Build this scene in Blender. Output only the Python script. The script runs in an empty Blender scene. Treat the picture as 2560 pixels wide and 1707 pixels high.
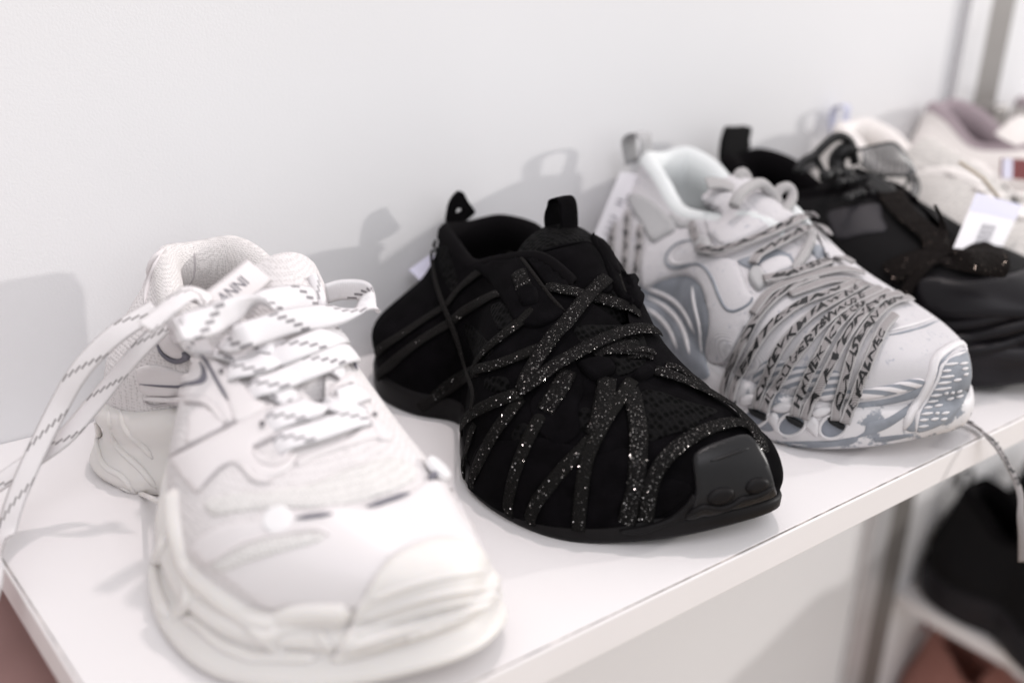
import bpy, bmesh, math, random
import numpy as np
from mathutils import Vector, Matrix
from mathutils.bvhtree import BVHTree
from mathutils.geometry import delaunay_2d_cdt

# ------------------------------------------------------------------ camera
scn = bpy.context.scene
COL = scn.collection
CAM = np.array([-0.0877, -0.26418, 0.27353])
PITCH, YAW, ROLL = map(math.radians, (21.655, 39.602, 2.5358))
FPX, CX, CY = 2718.0, 1280.0, 853.5            # focal length in photo pixels (2560 wide)
def _basis(p, y, r):
    f = np.array([math.sin(y)*math.cos(p), math.cos(y)*math.cos(p), -math.sin(p)])
    rt = np.array([math.cos(y), -math.sin(y), 0.0]); up = np.cross(rt, f)
    r2 = rt*math.cos(r) + up*math.sin(r)
    return r2, np.cross(r2, f), f
RT, UP, FW = _basis(PITCH, YAW, ROLL)
cd = bpy.data.cameras.new('camera'); cam = bpy.data.objects.new('camera', cd); COL.objects.link(cam)
cam.matrix_world = Matrix(((RT[0], UP[0], -FW[0], CAM[0]), (RT[1], UP[1], -FW[1], CAM[1]), (RT[2], UP[2], -FW[2], CAM[2]), (0, 0, 0, 1)))
cd.sensor_width = 36.0; cd.lens = FPX/2560*36.0; cd.clip_start = 0.01; cd.clip_end = 50
cd.dof.use_dof = True; cd.dof.focus_distance = 0.545; cd.dof.aperture_fstop = 3.4
scn.camera = cam

# ------------------------------------------------------------------ light
W = bpy.data.worlds.new('World'); scn.world = W; W.use_nodes = True
W.node_tree.nodes['Background'].inputs[0].default_value = (0.952, 0.952, 0.958, 1)
W.node_tree.nodes['Background'].inputs[1].default_value = 0.80
def area(name, loc, aim, size, power, color):
    l = bpy.data.lights.new(name, 'AREA'); l.shape = 'DISK'; l.size = size; l.energy = power; l.color = color
    o = bpy.data.objects.new(name, l); COL.objects.link(o); o.location = loc
    o.rotation_euler = (Vector(aim) - Vector(loc)).to_track_quat('-Z', 'Y').to_euler()
    return o
area('shop_spot_right', (9.0, -3.6, 2.05), (0.3, 0.25, 0.05), 0.26, 380, (1.0, 0.96, 0.93))
area('ceiling_spot', (0.44, 0.20, 1.50), (0.3, 0.08, 0.0), 0.07, 5.2, (1.0, 0.90, 0.89))
area('soft_fill', (-0.3, -1.6, 2.2), (0.3, 0.2, 0.0), 1.6, 18, (0.955, 0.94, 1.0))  # added broad fill, no known fixture; gives soft direction and a lavender tint
scn.view_settings.view_transform = 'Standard'; scn.view_settings.look = 'None'
scn.view_settings.exposure = 0.28; scn.view_settings.gamma = 1.0
scn.cycles.use_denoising = True
scn.cycles.max_bounces = 8

# ------------------------------------------------------------------ helpers
def ray(px, py):
    d = FW*FPX + RT*(px-CX) - UP*(py-CY)
    return d/np.linalg.norm(d)
def at_y(px, py, y):
    d = ray(px, py); return CAM + d*(y-CAM[1])/d[1]
def at_x(px, py, x):
    d = ray(px, py); return CAM + d*(x-CAM[0])/d[0]
def at_z(px, py, z):
    d = ray(px, py); return CAM + d*(z-CAM[2])/d[2]
def project(P):
    d = np.asarray(P, float)-CAM; z = d@FW
    return CX+FPX*(d@RT)/z, CY-FPX*(d@UP)/z

def spline(P, n, closed=False, fit=False):
    """Catmull-Rom through the points P (k x d), n samples."""
    P = np.asarray(P, float); k = len(P)
    t = np.linspace(0, k if closed else k-1, n, endpoint=not closed)
    i = np.floor(t).astype(int)
    if not closed: i = np.clip(i, 0, k-2)
    u = (t-i)[:, None]
    def g(j):
        if closed: return P[j % k]
        lo = 2*P[0]-P[1]; hi = 2*P[-1]-P[-2]
        Q = np.vstack([lo[None], P, hi[None]]); return Q[np.clip(j+1, 0, k+1)]
    a, b, c, d = g(i-1), g(i), g(i+1), g(i+2)
    return 0.5*((2*b)+(-a+c)*u+(2*a-5*b+4*c-d)*u**2+(-a+3*b-3*c+d)*u**3)
def arclen(P):
    return np.concatenate([[0], np.cumsum(np.linalg.norm(np.diff(P, axis=0), axis=1))])
def resample(P, n):
    P = np.asarray(P, float); s = arclen(P); t = np.linspace(0, s[-1], n)
    return np.stack([np.interp(t, s, P[:, k]) for k in range(P.shape[1])], 1)

def empty(name, loc, label, cat, group=None):
    o = bpy.data.objects.new(name, None); COL.objects.link(o); o.location = loc
    o.empty_display_size = 0.05
    o['label'] = label; o['category'] = cat
    if group: o['group'] = group
    return o
def world_origin(p):
    v = Vector((0, 0, 0))
    while p is not None:
        v += p.location; p = p.parent
    return v
def obj(name, verts, faces, mat, parent=None, smooth=True, uv=None, loc=None, auto=None):
    """one mesh object; verts in world space"""
    org = world_origin(parent) if parent is not None else Vector(loc or (0, 0, 0))
    V = np.asarray(verts, float) - np.array(org)
    me = bpy.data.meshes.new(name); me.from_pydata(V.tolist(), [], [list(map(int, f)) for f in faces])
    me.validate()
    bmx = bmesh.new(); bmx.from_mesh(me); bmesh.ops.recalc_face_normals(bmx, faces=bmx.faces); bmx.to_mesh(me); bmx.free()
    if smooth: me.polygons.foreach_set('use_smooth', [True]*len(me.polygons))
    if uv is not None:
        l = me.uv_layers.new(name='UVMap'); uv = np.asarray(uv)
        idx = np.zeros(len(me.loops), int); me.loops.foreach_get('vertex_index', idx)
        l.data.foreach_set('uv', uv[idx].astype(np.float32).ravel())
    me.update()
    o = bpy.data.objects.new(name, me); COL.objects.link(o)
    if mat is not None: me.materials.append(mat)
    if parent is not None: o.parent = parent
    elif loc is not None: o.location = loc
    return o
def tag(o, label, cat, group=None, kind=None):
    if label: o['label'] = label
    if cat: o['category'] = cat
    if group: o['group'] = group
    if kind: o['kind'] = kind
    return o
def grid_faces(n, m, closed_n=False, closed_m=False):
    F = []
    for i in range(n if closed_n else n-1):
        for j in range(m if closed_m else m-1):
            a = i*m+j; b = ((i+1) % n)*m+j; c = ((i+1) % n)*m+(j+1) % m; d = i*m+(j+1) % m
            F.append((a, b, c, d))
    return F
def bevel_box(name, lo, hi, mat, parent=None, r=0.001, seg=2, loc=None):
    bm = bmesh.new(); bmesh.ops.create_cube(bm, size=1)
    lo = Vector(lo); hi = Vector(hi)
    for v in bm.verts: v.co = Vector([(lo[k]+hi[k])/2+v.co[k]*(hi[k]-lo[k]) for k in range(3)])
    if r: bmesh.ops.bevel(bm, geom=bm.edges[:], offset=r, segments=seg, affect='EDGES', profile=0.5)
    V = [v.co[:] for v in bm.verts]; bm.verts.index_update(); F = [[v.index for v in f.verts] for f in bm.faces]; bm.free()
    o = obj(name, V, F, mat, parent, smooth=False, loc=loc)
    return o

# ---- materials
def nodes(name):
    m = bpy.data.materials.new(name); m.use_nodes = True
    nt = m.node_tree; b = nt.nodes['Principled BSDF']
    return m, nt, b
def N(nt, t, **kw):
    n = nt.nodes.new(t)
    for k, v in kw.items():
        if k in n.inputs.keys(): n.inputs[k].default_value = v
        else: setattr(n, k, v)
    return n
def L(nt, a, b): nt.links.new(a, b)
def plain(name, col, rough=0.6, sheen=0.0, bump=0.0, bscale=400.0, var=0.0, vscale=30.0, spec=0.4, metal=0.0, sss=0.0, coat=0.0):
    m, nt, b = nodes(name)
    b.inputs['Base Color'].default_value = (*col, 1); b.inputs['Roughness'].default_value = rough
    b.inputs['Specular IOR Level'].default_value = spec; b.inputs['Metallic'].default_value = metal
    b.inputs['Sheen Weight'].default_value = sheen; b.inputs['Coat Weight'].default_value = coat
    if sss:
        b.inputs['Subsurface Weight'].default_value = sss
        b.inputs['Subsurface Radius'].default_value = (0.01, 0.008, 0.005); b.inputs['Subsurface Scale'].default_value = 0.5
    tc = N(nt, 'ShaderNodeTexCoord')
    if var:
        n = N(nt, 'ShaderNodeTexNoise', Scale=vscale, Detail=5.0); L(nt, tc.outputs['Object'], n.inputs['Vector'])
        r = N(nt, 'ShaderNodeValToRGB'); L(nt, n.outputs['Fac'], r.inputs['Fac'])
        r.color_ramp.elements[0].position = 0.3; r.color_ramp.elements[1].position = 0.7
        r.color_ramp.elements[0].color = (*[c*(1-var) for c in col], 1); r.color_ramp.elements[1].color = (*[min(1, c*(1+var*0.6)) for c in col], 1)
        L(nt, r.outputs['Color'], b.inputs['Base Color'])
    if bump:
        n = N(nt, 'ShaderNodeTexNoise', Scale=bscale, Detail=3.0); L(nt, tc.outputs['Object'], n.inputs['Vector'])
        bp = N(nt, 'ShaderNodeBump', Strength=bump, Distance=0.001); L(nt, n.outputs['Fac'], bp.inputs['Height'])
        L(nt, bp.outputs['Normal'], b.inputs['Normal'])
    return m
def knit(name, col, hole, scale=900.0, size=0.30, rough=0.8, bump=0.6, squash=(1, 1, 1), spec=0.3, sheen=0.0):
    """a mesh textile: rounded dark holes in a lattice (voronoi cells)"""
    m, nt, b = nodes(name)
    b.inputs['Roughness'].default_value = rough; b.inputs['Specular IOR Level'].default_value = spec
    b.inputs['Sheen Weight'].default_value = sheen
    tc = N(nt, 'ShaderNodeTexCoord'); mp = N(nt, 'ShaderNodeMapping'); mp.inputs['Scale'].default_value = squash
    L(nt, tc.outputs['Object'], mp.inputs['Vector'])
    v = N(nt, 'ShaderNodeTexVoronoi', Scale=scale, Randomness=0.35); L(nt, mp.outputs['Vector'], v.inputs['Vector'])
    r = N(nt, 'ShaderNodeValToRGB'); L(nt, v.outputs['Distance'], r.inputs['Fac'])
    r.color_ramp.elements[0].position = size; r.color_ramp.elements[1].position = size+0.18
    r.color_ramp.elements[0].color = (*hole, 1); r.color_ramp.elements[1].color = (*col, 1)
    L(nt, r.outputs['Color'], b.inputs['Base Color'])
    bp = N(nt, 'ShaderNodeBump', Strength=bump, Distance=0.0012); L(nt, v.outputs['Distance'], bp.inputs['Height'])
    L(nt, bp.outputs['Normal'], b.inputs['Normal'])
    return m

# ---- shoe hull
def S(y, xl, xr, zs, H, xc, gl=0.0, gr=None, k=(1.0, 0.80, 0.42), h=(0.36, 0.74, 0.94), kr=None, dz=0.0):
    """a cross-section: outline x, sole edge height zs, top height H, centre xc, half opening gl/gr"""
    gr = gl if gr is None else gr; kr = kr or k
    Lp = [(xl, zs)]; Rp = [(xr, zs)]
    for a, ar, b in zip(k, kr, h):
        z = zs+(H-zs)*b
        Lp.append((xc-gl-(xc-gl-xl)*a, z)); Rp.append((xc+gr+(xr-xc-gr)*ar, z))
    Lp.append((xc-gl, H)); Rp.append((xc+gr, H+dz))
    return dict(y=y, L=[(x, y, z) for x, z in Lp], R=[(x, y, z) for x, z in Rp], open=gl > 0)
def hull(heel, stations, toe, ns=150, nj=30):
    cols = [heel]+[s['L'] for s in stations]+[toe]+[s['R'] for s in reversed(stations)]
    A = np.array(cols, float)                      # k x 5 x 3
    k, m, _ = A.shape
    B = spline(A.reshape(k, m*3), ns, closed=True).reshape(ns, m, 3)
    C = np.stack([spline(B[i], nj) for i in range(ns)])
    return C                                        # ns x nj x 3
def bvh_of(*parts):
    V = []; F = []
    for v, f in parts:
        o = len(V); V += [tuple(p) for p in v]; F += [tuple(int(q)+o for q in g) for g in f]
    return BVHTree.FromPolygons(V, F)
def cast(bvh, px, py):
    d = ray(px, py)
    hit = bvh.ray_cast(Vector(CAM), Vector(d))
    if hit[0] is not None:
        n = np.array(hit[1]); n = n if n@d < 0 else -n
        return np.array(hit[0]), n
    best = None
    for t in np.linspace(0.30, 1.0, 71):
        p = CAM+d*t; h = bvh.find_nearest(Vector(p))
        if best is None or h[3] < best[0]: best = (h[3], h[0], h[1])
    n = np.array(best[2])
    if n@d > 0: n = -n
    return np.array(best[1]), n
def smooth_rows(P, it=2):
    P = P.copy()
    for _ in range(it):
        P[1:-1] = 0.25*P[:-2]+0.5*P[1:-1]+0.25*P[2:]
    return P
def ribbon_mesh(P, Nn, width, thick, nc=7, roundness=0.6, taper=None):
    """closed flat band along P with normals Nn. returns V,F,UV (u metres along, v 0..1 across, top side)"""
    n = len(P); T = np.gradient(P, axis=0); T /= np.linalg.norm(T, axis=1)[:, None]+1e-12
    B = np.cross(T, Nn); B /= np.linalg.norm(B, axis=1)[:, None]+1e-12
    M = np.cross(B, T)
    s = arclen(P); w = np.broadcast_to(np.asarray(width, float), (n,)) if taper is None else width*taper
    V = []; UV = []; q = np.linspace(-1, 1, nc)
    prof = [(a, (1-abs(a)**2.6*roundness)) for a in q]+[(a, -0.25*(1-abs(a)**2.6)) for a in q[::-1][1:-1]]
    for i in range(n):
        for a, hgt in prof:
            V.append(P[i]+B[i]*a*w[i]/2+M[i]*hgt*thick); UV.append((s[i], a*0.5+0.5))
    m = len(prof); F = grid_faces(n, m, False, True)
    F.append(tuple(range(m))[::-1]); F.append(tuple((n-1)*m+j for j in range(m)))
    return np.array(V), F, np.array(UV), (P, M, B, s)
def trace(bvh, pix, n, lift=0.001, sm=3):
    """photo polyline -> points on the surface it lies on"""
    q = np.asarray([(p[0], p[1], p[2] if len(p) > 2 else 0.0) for p in pix], float)
    q = resample(spline(q, max(len(q)*12, 40)), n)
    P = []; Q = []
    for a, b, l in q:
        p, nn = cast(bvh, a, b); P.append(p+nn*0.0); Q.append(nn)
    P = np.array(P); Q = smooth_rows(np.array(Q), 6); Q /= np.linalg.norm(Q, axis=1)[:, None]
    P = smooth_rows(P, sm)
    return P+Q*(lift+q[:, 2])[:, None], Q
def lace(name, bvh, pix, width, mat, parent, thick=0.0012, lift=0.0008, n=None, sm=3, roundness=0.6, nc=7, dive=0.0):
    q = np.asarray([p[:2] for p in pix], float); ln = arclen(q)[-1]
    n = n or int(max(12, min(120, ln/7)))
    P, Q = trace(bvh, pix, n, lift, sm)
    tp = None
    if dive:
        s_ = arclen(P); e_ = np.minimum(s_, s_[-1]-s_); P = P-Q*(dive*np.exp(-(e_/0.0035)**2))[:, None]; tp = 1-(0.3 if dive > 0.004 else 0.0)*np.exp(-(e_/0.002)**2)
    V, F, UV, fr = ribbon_mesh(P, Q, width, thick, roundness=roundness, nc=nc, taper=tp)
    o = obj(name, V, F, mat, parent, uv=UV)
    return o, fr, (V, F)
def free_lace(name, P3, up, width, mat, parent, thick=0.0012, n=60, taper=None, roundness=0.6):
    P = resample(spline(np.asarray(P3, float), len(P3)*14), n)
    up = np.asarray(up, float)
    U = np.tile(up, (n, 1)) if up.ndim == 1 else resample(spline(up, len(up)*14), n)
    U = U/np.linalg.norm(U, axis=1)[:, None]
    V, F, UV, fr = ribbon_mesh(P, U, width, thick, roundness=roundness, taper=taper)
    return obj(name, V, F, mat, parent, uv=UV), fr, (V, F)
def inside(poly, x, y):
    c = False; j = len(poly)-1
    for i in range(len(poly)):
        xi, yi = poly[i]; xj, yj = poly[j]
        if (yi > y) != (yj > y) and x < (xj-xi)*(y-yi)/(yj-yi)+xi: c = not c
        j = i
    return c
def patch(name, bvh, pix, thick, mat, parent, step=9.0, smooth_edge=True, lift=0.0, edge=5.0, sharp=False):
    """an overlay panel: a photo outline laid on the shoe, given thickness and a rounded rim"""
    q = np.asarray(pix, float)
    if not sharp: q = spline(q, len(q)*8, closed=True)
    per = np.linalg.norm(np.roll(q, -1, 0)-q, axis=1).sum()
    q = resample(np.vstack([q, q[:1]]), int(max(16, min(240, per/(step*0.7)))))[:-1]
    c = q.copy(); area2 = 0.5*np.sum(q[:, 0]*np.roll(q[:, 1], -1)-np.roll(q[:, 0], -1)*q[:, 1])
    t = np.roll(q, -1, 0)-np.roll(q, 1, 0); t /= np.linalg.norm(t, axis=1)[:, None]+1e-9
    nin = np.stack([-t[:, 1], t[:, 0]], 1)*(1 if area2 > 0 else -1)
    inner = q+nin*edge
    pts = [Vector(p) for p in q]+[Vector(p) for p in inner]
    ne = len(q)
    x0, y0 = q.min(0); x1, y1 = q.max(0)
    inl = [tuple(p) for p in inner]
    row = 0; yy = y0
    while yy < y1:
        xx = x0+(row % 2)*step*0.5
        while xx < x1:
            if inside(inl, xx, yy):
                if np.min((inner[:, 0]-xx)**2+(inner[:, 1]-yy)**2) > (step*0.5)**2: pts.append(Vector((xx, yy)))
            xx += step
        yy += step*0.87; row += 1
    edges = [(i, (i+1) % ne) for i in range(ne)]
    vs, es, fs, ov, oe, of = delaunay_2d_cdt(pts, edges, [], 1, 1e-4)
    V = []; Nn = []; rim = []
    for i, p in enumerate(vs):
        a, nn = cast(bvh, p[0], p[1])
        isrim = any(k < ne for k in ov[i])
        rim.append(isrim); Nn.append(nn); V.append(a)
    V = np.array(V); Nn = np.array(Nn)
    nb = [set() for _ in vs]
    for f in fs:
        for a in f:
            nb[a].update(f)
    for _ in range(3):
        Nn = np.array([Nn[list(s)].mean(0) if s else Nn[i] for i, s in enumerate(nb)])
    Nn /= np.linalg.norm(Nn, axis=1)[:, None]+1e-9
    V0 = V.copy()
    hgt = np.array([lift+thick*(0.45 if r else 1.0) for r in rim])
    V = V+Nn*hgt[:, None]
    # skirt
    order = {}
    for i in range(len(vs)):
        for k in ov[i]:
            if k < ne: order[k] = i
    F = [tuple(f) for f in fs]
    # consistent facing: toward camera
    def flip(f):
        a, b, c = V[f[0]], V[f[1]], V[f[2]]
        return np.cross(b-a, c-a)@(CAM-a) < 0
    F = [f[::-1] if flip(f) else f for f in F]
    base = len(V); sk = []
    ring = [order[k] for k in range(ne) if k in order]
    for i in ring: sk.append(V0[i]-Nn[i]*0.0008)
    V = np.vstack([V, np.array(sk)])
    m = len(ring)
    for i in range(m):
        j = (i+1) % m
        f = (ring[i], ring[j], base+j, base+i)
        F.append(f)
    o = obj(name, V, F, mat, parent)
    return o, (V, F)
def tube(name, P, r, mat, parent, ns=8, closed=False, cap=True):
    P = np.asarray(P, float); n = len(P)
    T = np.gradient(P, axis=0) if not closed else np.roll(P, -1, 0)-np.roll(P, 1, 0)
    T /= np.linalg.norm(T, axis=1)[:, None]+1e-12
    u = np.cross(T[0], [0.3, 0.2, 0.9]); u /= np.linalg.norm(u)
    rr = np.broadcast_to(np.asarray(r, float), (n,)); V = []
    for i in range(n):
        u = u-T[i]*(u@T[i]); u /= np.linalg.norm(u)+1e-12
        w = np.cross(T[i], u)
        for k in range(ns):
            a = 2*math.pi*k/ns; V.append(P[i]+(u*math.cos(a)+w*math.sin(a))*rr[i])
    F = grid_faces(n, ns, closed, True)
    if not closed and cap: F += [tuple(range(ns))[::-1], tuple((n-1)*ns+k for k in range(ns))]
    return obj(name, V, F, mat, parent), (np.array(V), F)
def bead(name, bvh, pix, r, mat, parent, lift=0.0, n=None, ns=8):
    """a raised rib or stitched seam following a photo line on the surface"""
    ln = arclen(np.asarray([p[:2] for p in pix], float))[-1]
    P, Q = trace(bvh, pix, n or int(max(12, min(100, ln/8))), lift, 3)
    k = len(P); tp = np.minimum(1, np.minimum(np.arange(k), np.arange(k)[::-1])/2.5*0.6+0.35)
    return tube(name, P, r*tp, mat, parent, ns=ns)
def text_on(name, frame, text, size, mat, parent, start=0.0, lift=0.0004, across=0.0, flip=1, stretch=1.0, shear=0.0, thick=0.002, rough=0.0, bold=0.0):
    """printed lettering wrapped along a ribbon frame"""
    P, M, B, s = frame
    cu = bpy.data.curves.new('lettering', 'FONT'); cu.body = text; cu.size = 1.0; cu.align_x = 'LEFT'; cu.shear = shear
    cu.resolution_u = 2; cu.offset = bold
    tmp = bpy.data.objects.new('lettering', cu); COL.objects.link(tmp)
    dg = bpy.context.evaluated_depsgraph_get(); me = bpy.data.meshes.new_from_object(tmp.evaluated_get(dg))
    bm = bmesh.new(); bm.from_mesh(me)
    V0 = np.array([v.co[:] for v in bm.verts]); bm.verts.index_update()
    F = [[v.index for v in f.verts] for f in bm.faces]; bm.free()
    bpy.data.objects.remove(tmp); bpy.data.curves.remove(cu); bpy.data.meshes.remove(me)
    if len(V0) == 0: return None
    tot = s[-1]; out = []
    if rough:
        rg = np.random.RandomState(len(text)*7+len(V0)); ch = np.floor(V0[:, 0]*1.6).astype(int)
        V0[:, 1] = (V0[:, 1]-0.35)*(1+0.35*np.sin(ch*2.3))+0.35+0.10*np.sin(ch*5.1)
        V0[:, :2] += rg.uniform(-rough, rough, (len(V0), 2))
    for x, y, z in V0:
        a = start+x*size*stretch if flip > 0 else tot-start-x*size*stretch
        a = min(max(a, 0), tot); b = (y-0.35)*size*flip+across
        p = np.array([np.interp(a, s, P[:, k]) for k in range(3)]); mm = np.array([np.interp(a, s, M[:, k]) for k in range(3)])
        bb = np.array([np.interp(a, s, B[:, k]) for k in range(3)])
        out.append(p-bb*b+mm*(thick+lift))
    return obj(name, out, F, mat, parent, smooth=False)

def zc(o, pts, s=3.0):
    """zoomed-crop coordinates -> photo pixels"""
    return [(o[0]+p[0]/s, o[1]+p[1]/s, *p[2:]) for p in pts]
def plate(name, pix, y, thick, mat, parent, hole=None, sharp=False):
    """a flat cut piece standing at depth y (its outline read on that plane), really thick, optional hole"""
    def ring(pts):
        q = np.asarray(pts, float)
        q = q if sharp else spline(q, len(q)*6, closed=True)
        return [at_y(a, b, y) for a, b in q]
    O = ring(pix); rings = [O]+([ring(hole)] if hole else [])
    pts = []; ed = []
    for R in rings:
        b = len(pts); pts += [Vector((p[0], p[2])) for p in R]; ed += [(b+i, b+(i+1) % len(R)) for i in range(len(R))]
    vs, es, fs, ov, oe, of = delaunay_2d_cdt(pts, ed, [], 1, 1e-7)
    ol = [tuple(p[[0, 2]]) for p in O]; hl = [tuple(p[[0, 2]]) for p in rings[1]] if hole else None
    keep = []
    for f in fs:
        c = sum((vs[i] for i in f), Vector((0, 0)))/len(f)
        if inside(ol, c[0], c[1]) and not (hl and inside(hl, c[0], c[1])): keep.append(tuple(f))
    n = len(vs); V = [(v[0], y-thick/2, v[1]) for v in vs]+[(v[0], y+thick/2, v[1]) for v in vs]
    F = []
    from collections import Counter
    cnt = Counter()
    for f in keep:
        a, b, c = vs[f[0]], vs[f[1]], vs[f[2]]
        ff = f if (b-a).cross(c-a) > 0 else f[::-1]
        F.append(ff); F.append(tuple(i+n for i in ff[::-1]))
        for i in range(len(ff)): cnt[(ff[i], ff[(i+1) % len(ff)])] += 1
    for (a, b) in list(cnt):
        if (b, a) not in cnt: F.append((b, a, a+n, b+n))
    return obj(name, V, F, mat, parent, smooth=False)
def glitter(name, base, flake, scale=2600.0, dens=0.80, tilt=1.3, rough=0.22, weave=900.0):
    m, nt, b = nodes(name); out = nt.nodes['Material Output']
    tc = N(nt, 'ShaderNodeTexCoord')
    b.inputs['Base Color'].default_value = (*base, 1); b.inputs['Roughness'].default_value = 0.8; b.inputs['Specular IOR Level'].default_value = 0.05
    w = N(nt, 'ShaderNodeTexVoronoi', Scale=weave); L(nt, tc.outputs['Object'], w.inputs['Vector'])
    bp = N(nt, 'ShaderNodeBump', Strength=0.8, Distance=0.0008); L(nt, w.outputs['Distance'], bp.inputs['Height']); L(nt, bp.outputs['Normal'], b.inputs['Normal'])
    v = N(nt, 'ShaderNodeTexVoronoi', Scale=scale); L(nt, tc.outputs['Object'], v.inputs['Vector'])
    sep = N(nt, 'ShaderNodeSeparateColor'); L(nt, v.outputs['Color'], sep.inputs[0])
    gt = N(nt, 'ShaderNodeMath', operation='GREATER_THAN'); gt.inputs[1].default_value = dens; L(nt, sep.outputs[2], gt.inputs[0])
    g = N(nt, 'ShaderNodeNewGeometry')
    sub = N(nt, 'ShaderNodeVectorMath', operation='SUBTRACT'); sub.inputs[1].default_value = (0.5, 0.5, 0.5); L(nt, v.outputs['Color'], sub.inputs[0])
    sc = N(nt, 'ShaderNodeVectorMath', operation='SCALE'); sc.inputs['Scale'].default_value = tilt; L(nt, sub.outputs[0], sc.inputs[0])
    ad = N(nt, 'ShaderNodeVectorMath', operation='ADD'); L(nt, g.outputs['Normal'], ad.inputs[0]); L(nt, sc.outputs[0], ad.inputs[1])
    nm = N(nt, 'ShaderNodeVectorMath', operation='NORMALIZE'); L(nt, ad.outputs[0], nm.inputs[0])
    gl = N(nt, 'ShaderNodeBsdfGlossy'); gl.inputs['Color'].default_value = (*flake, 1); gl.inputs['Roughness'].default_value = rough
    L(nt, nm.outputs[0], gl.inputs['Normal'])
    cr = N(nt, 'ShaderNodeValToRGB'); L(nt, sep.outputs[0], cr.inputs['Fac'])
    e = cr.color_ramp.elements; e[0].position = 0.0; e[0].color = (*[c*0.01 for c in flake], 1); e[1].position = 1.0; e[1].color = (*flake, 1)
    m1 = e.new(0.55); m1.color = (*[c*0.04 for c in flake], 1); m2 = e.new(0.80); m2.color = (*[c*0.18 for c in flake], 1)
    L(nt, cr.outputs['Color'], gl.inputs['Color'])
    mx = N(nt, 'ShaderNodeMixShader'); L(nt, gt.outputs[0], mx.inputs[0]); L(nt, b.outputs[0], mx.inputs[1]); L(nt, gl.outputs[0], mx.inputs[2])
    L(nt, mx.outputs[0], out.inputs['Surface'])
    return m

def dashed(name, col, ink, rows=5.0, period=0.030, slant=0.017, length=0.0046, ofs=0.0, edge_only=False):
    """flat woven lace printed with slanting runs of short dark dashes (ribbon UV: metres along, 0..1 across)"""
    m, nt, b = nodes(name); b.inputs['Roughness'].default_value = 0.75; b.inputs['Specular IOR Level'].default_value = 0.25
    uv = N(nt, 'ShaderNodeUVMap'); sp = N(nt, 'ShaderNodeSeparateXYZ'); L(nt, uv.outputs[0], sp.inputs[0])
    def M(op, a, bb=None, c=None):
        n = N(nt, 'ShaderNodeMath', operation=op)
        for i, v in enumerate((a, bb, c)):
            if v is None: continue
            if isinstance(v, (int, float)): n.inputs[i].default_value = v
            else: L(nt, v, n.inputs[i])
        return n.outputs[0]
    u, v = sp.outputs[0], sp.outputs[1]
    r = M('MULTIPLY', v, rows); k = M('FLOOR', r); fr = M('FRACT', r)
    sh = M('MULTIPLY_ADD', k, -slant/rows, u); sh = M('ADD', sh, ofs)
    mo = M('MODULO', M('ADD', sh, 10.0*period), period)
    a = M('LESS_THAN', mo, length); c = M('LESS_THAN', fr, 0.62)
    ok = M('GREATER_THAN', v, 0.04 if not edge_only else 0.5); ok2 = M('LESS_THAN', v, 0.96)
    mask = M('MULTIPLY', M('MULTIPLY', a, c), M('MULTIPLY', ok, ok2))
    tc = N(nt, 'ShaderNodeTexCoord'); nz = N(nt, 'ShaderNodeTexNoise', Scale=1800.0); L(nt, tc.outputs['Object'], nz.inputs['Vector'])
    mask = M('MULTIPLY', mask, M('MULTIPLY_ADD', nz.outputs['Fac'], 0.7, 0.45))
    mx = N(nt, 'ShaderNodeMix', data_type='RGBA'); L(nt, mask, mx.inputs['Factor'])
    mx.inputs['A'].default_value = (*col, 1); mx.inputs['B'].default_value = (*ink, 1)
    L(nt, mx.outputs['Result'], b.inputs['Base Color'])
    wv = N(nt, 'ShaderNodeTexWave', Scale=1.0, bands_direction='X'); mp = N(nt, 'ShaderNodeMapping'); mp.inputs['Scale'].default_value = (300, 20, 1)
    L(nt, uv.outputs[0], mp.inputs[0]); L(nt, mp.outputs[0], wv.inputs['Vector'])
    bp = N(nt, 'ShaderNodeBump', Strength=0.25, Distance=0.0004); L(nt, wv.outputs['Fac'], bp.inputs['Height']); L(nt, bp.outputs['Normal'], b.inputs['Normal'])
    return m

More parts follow.
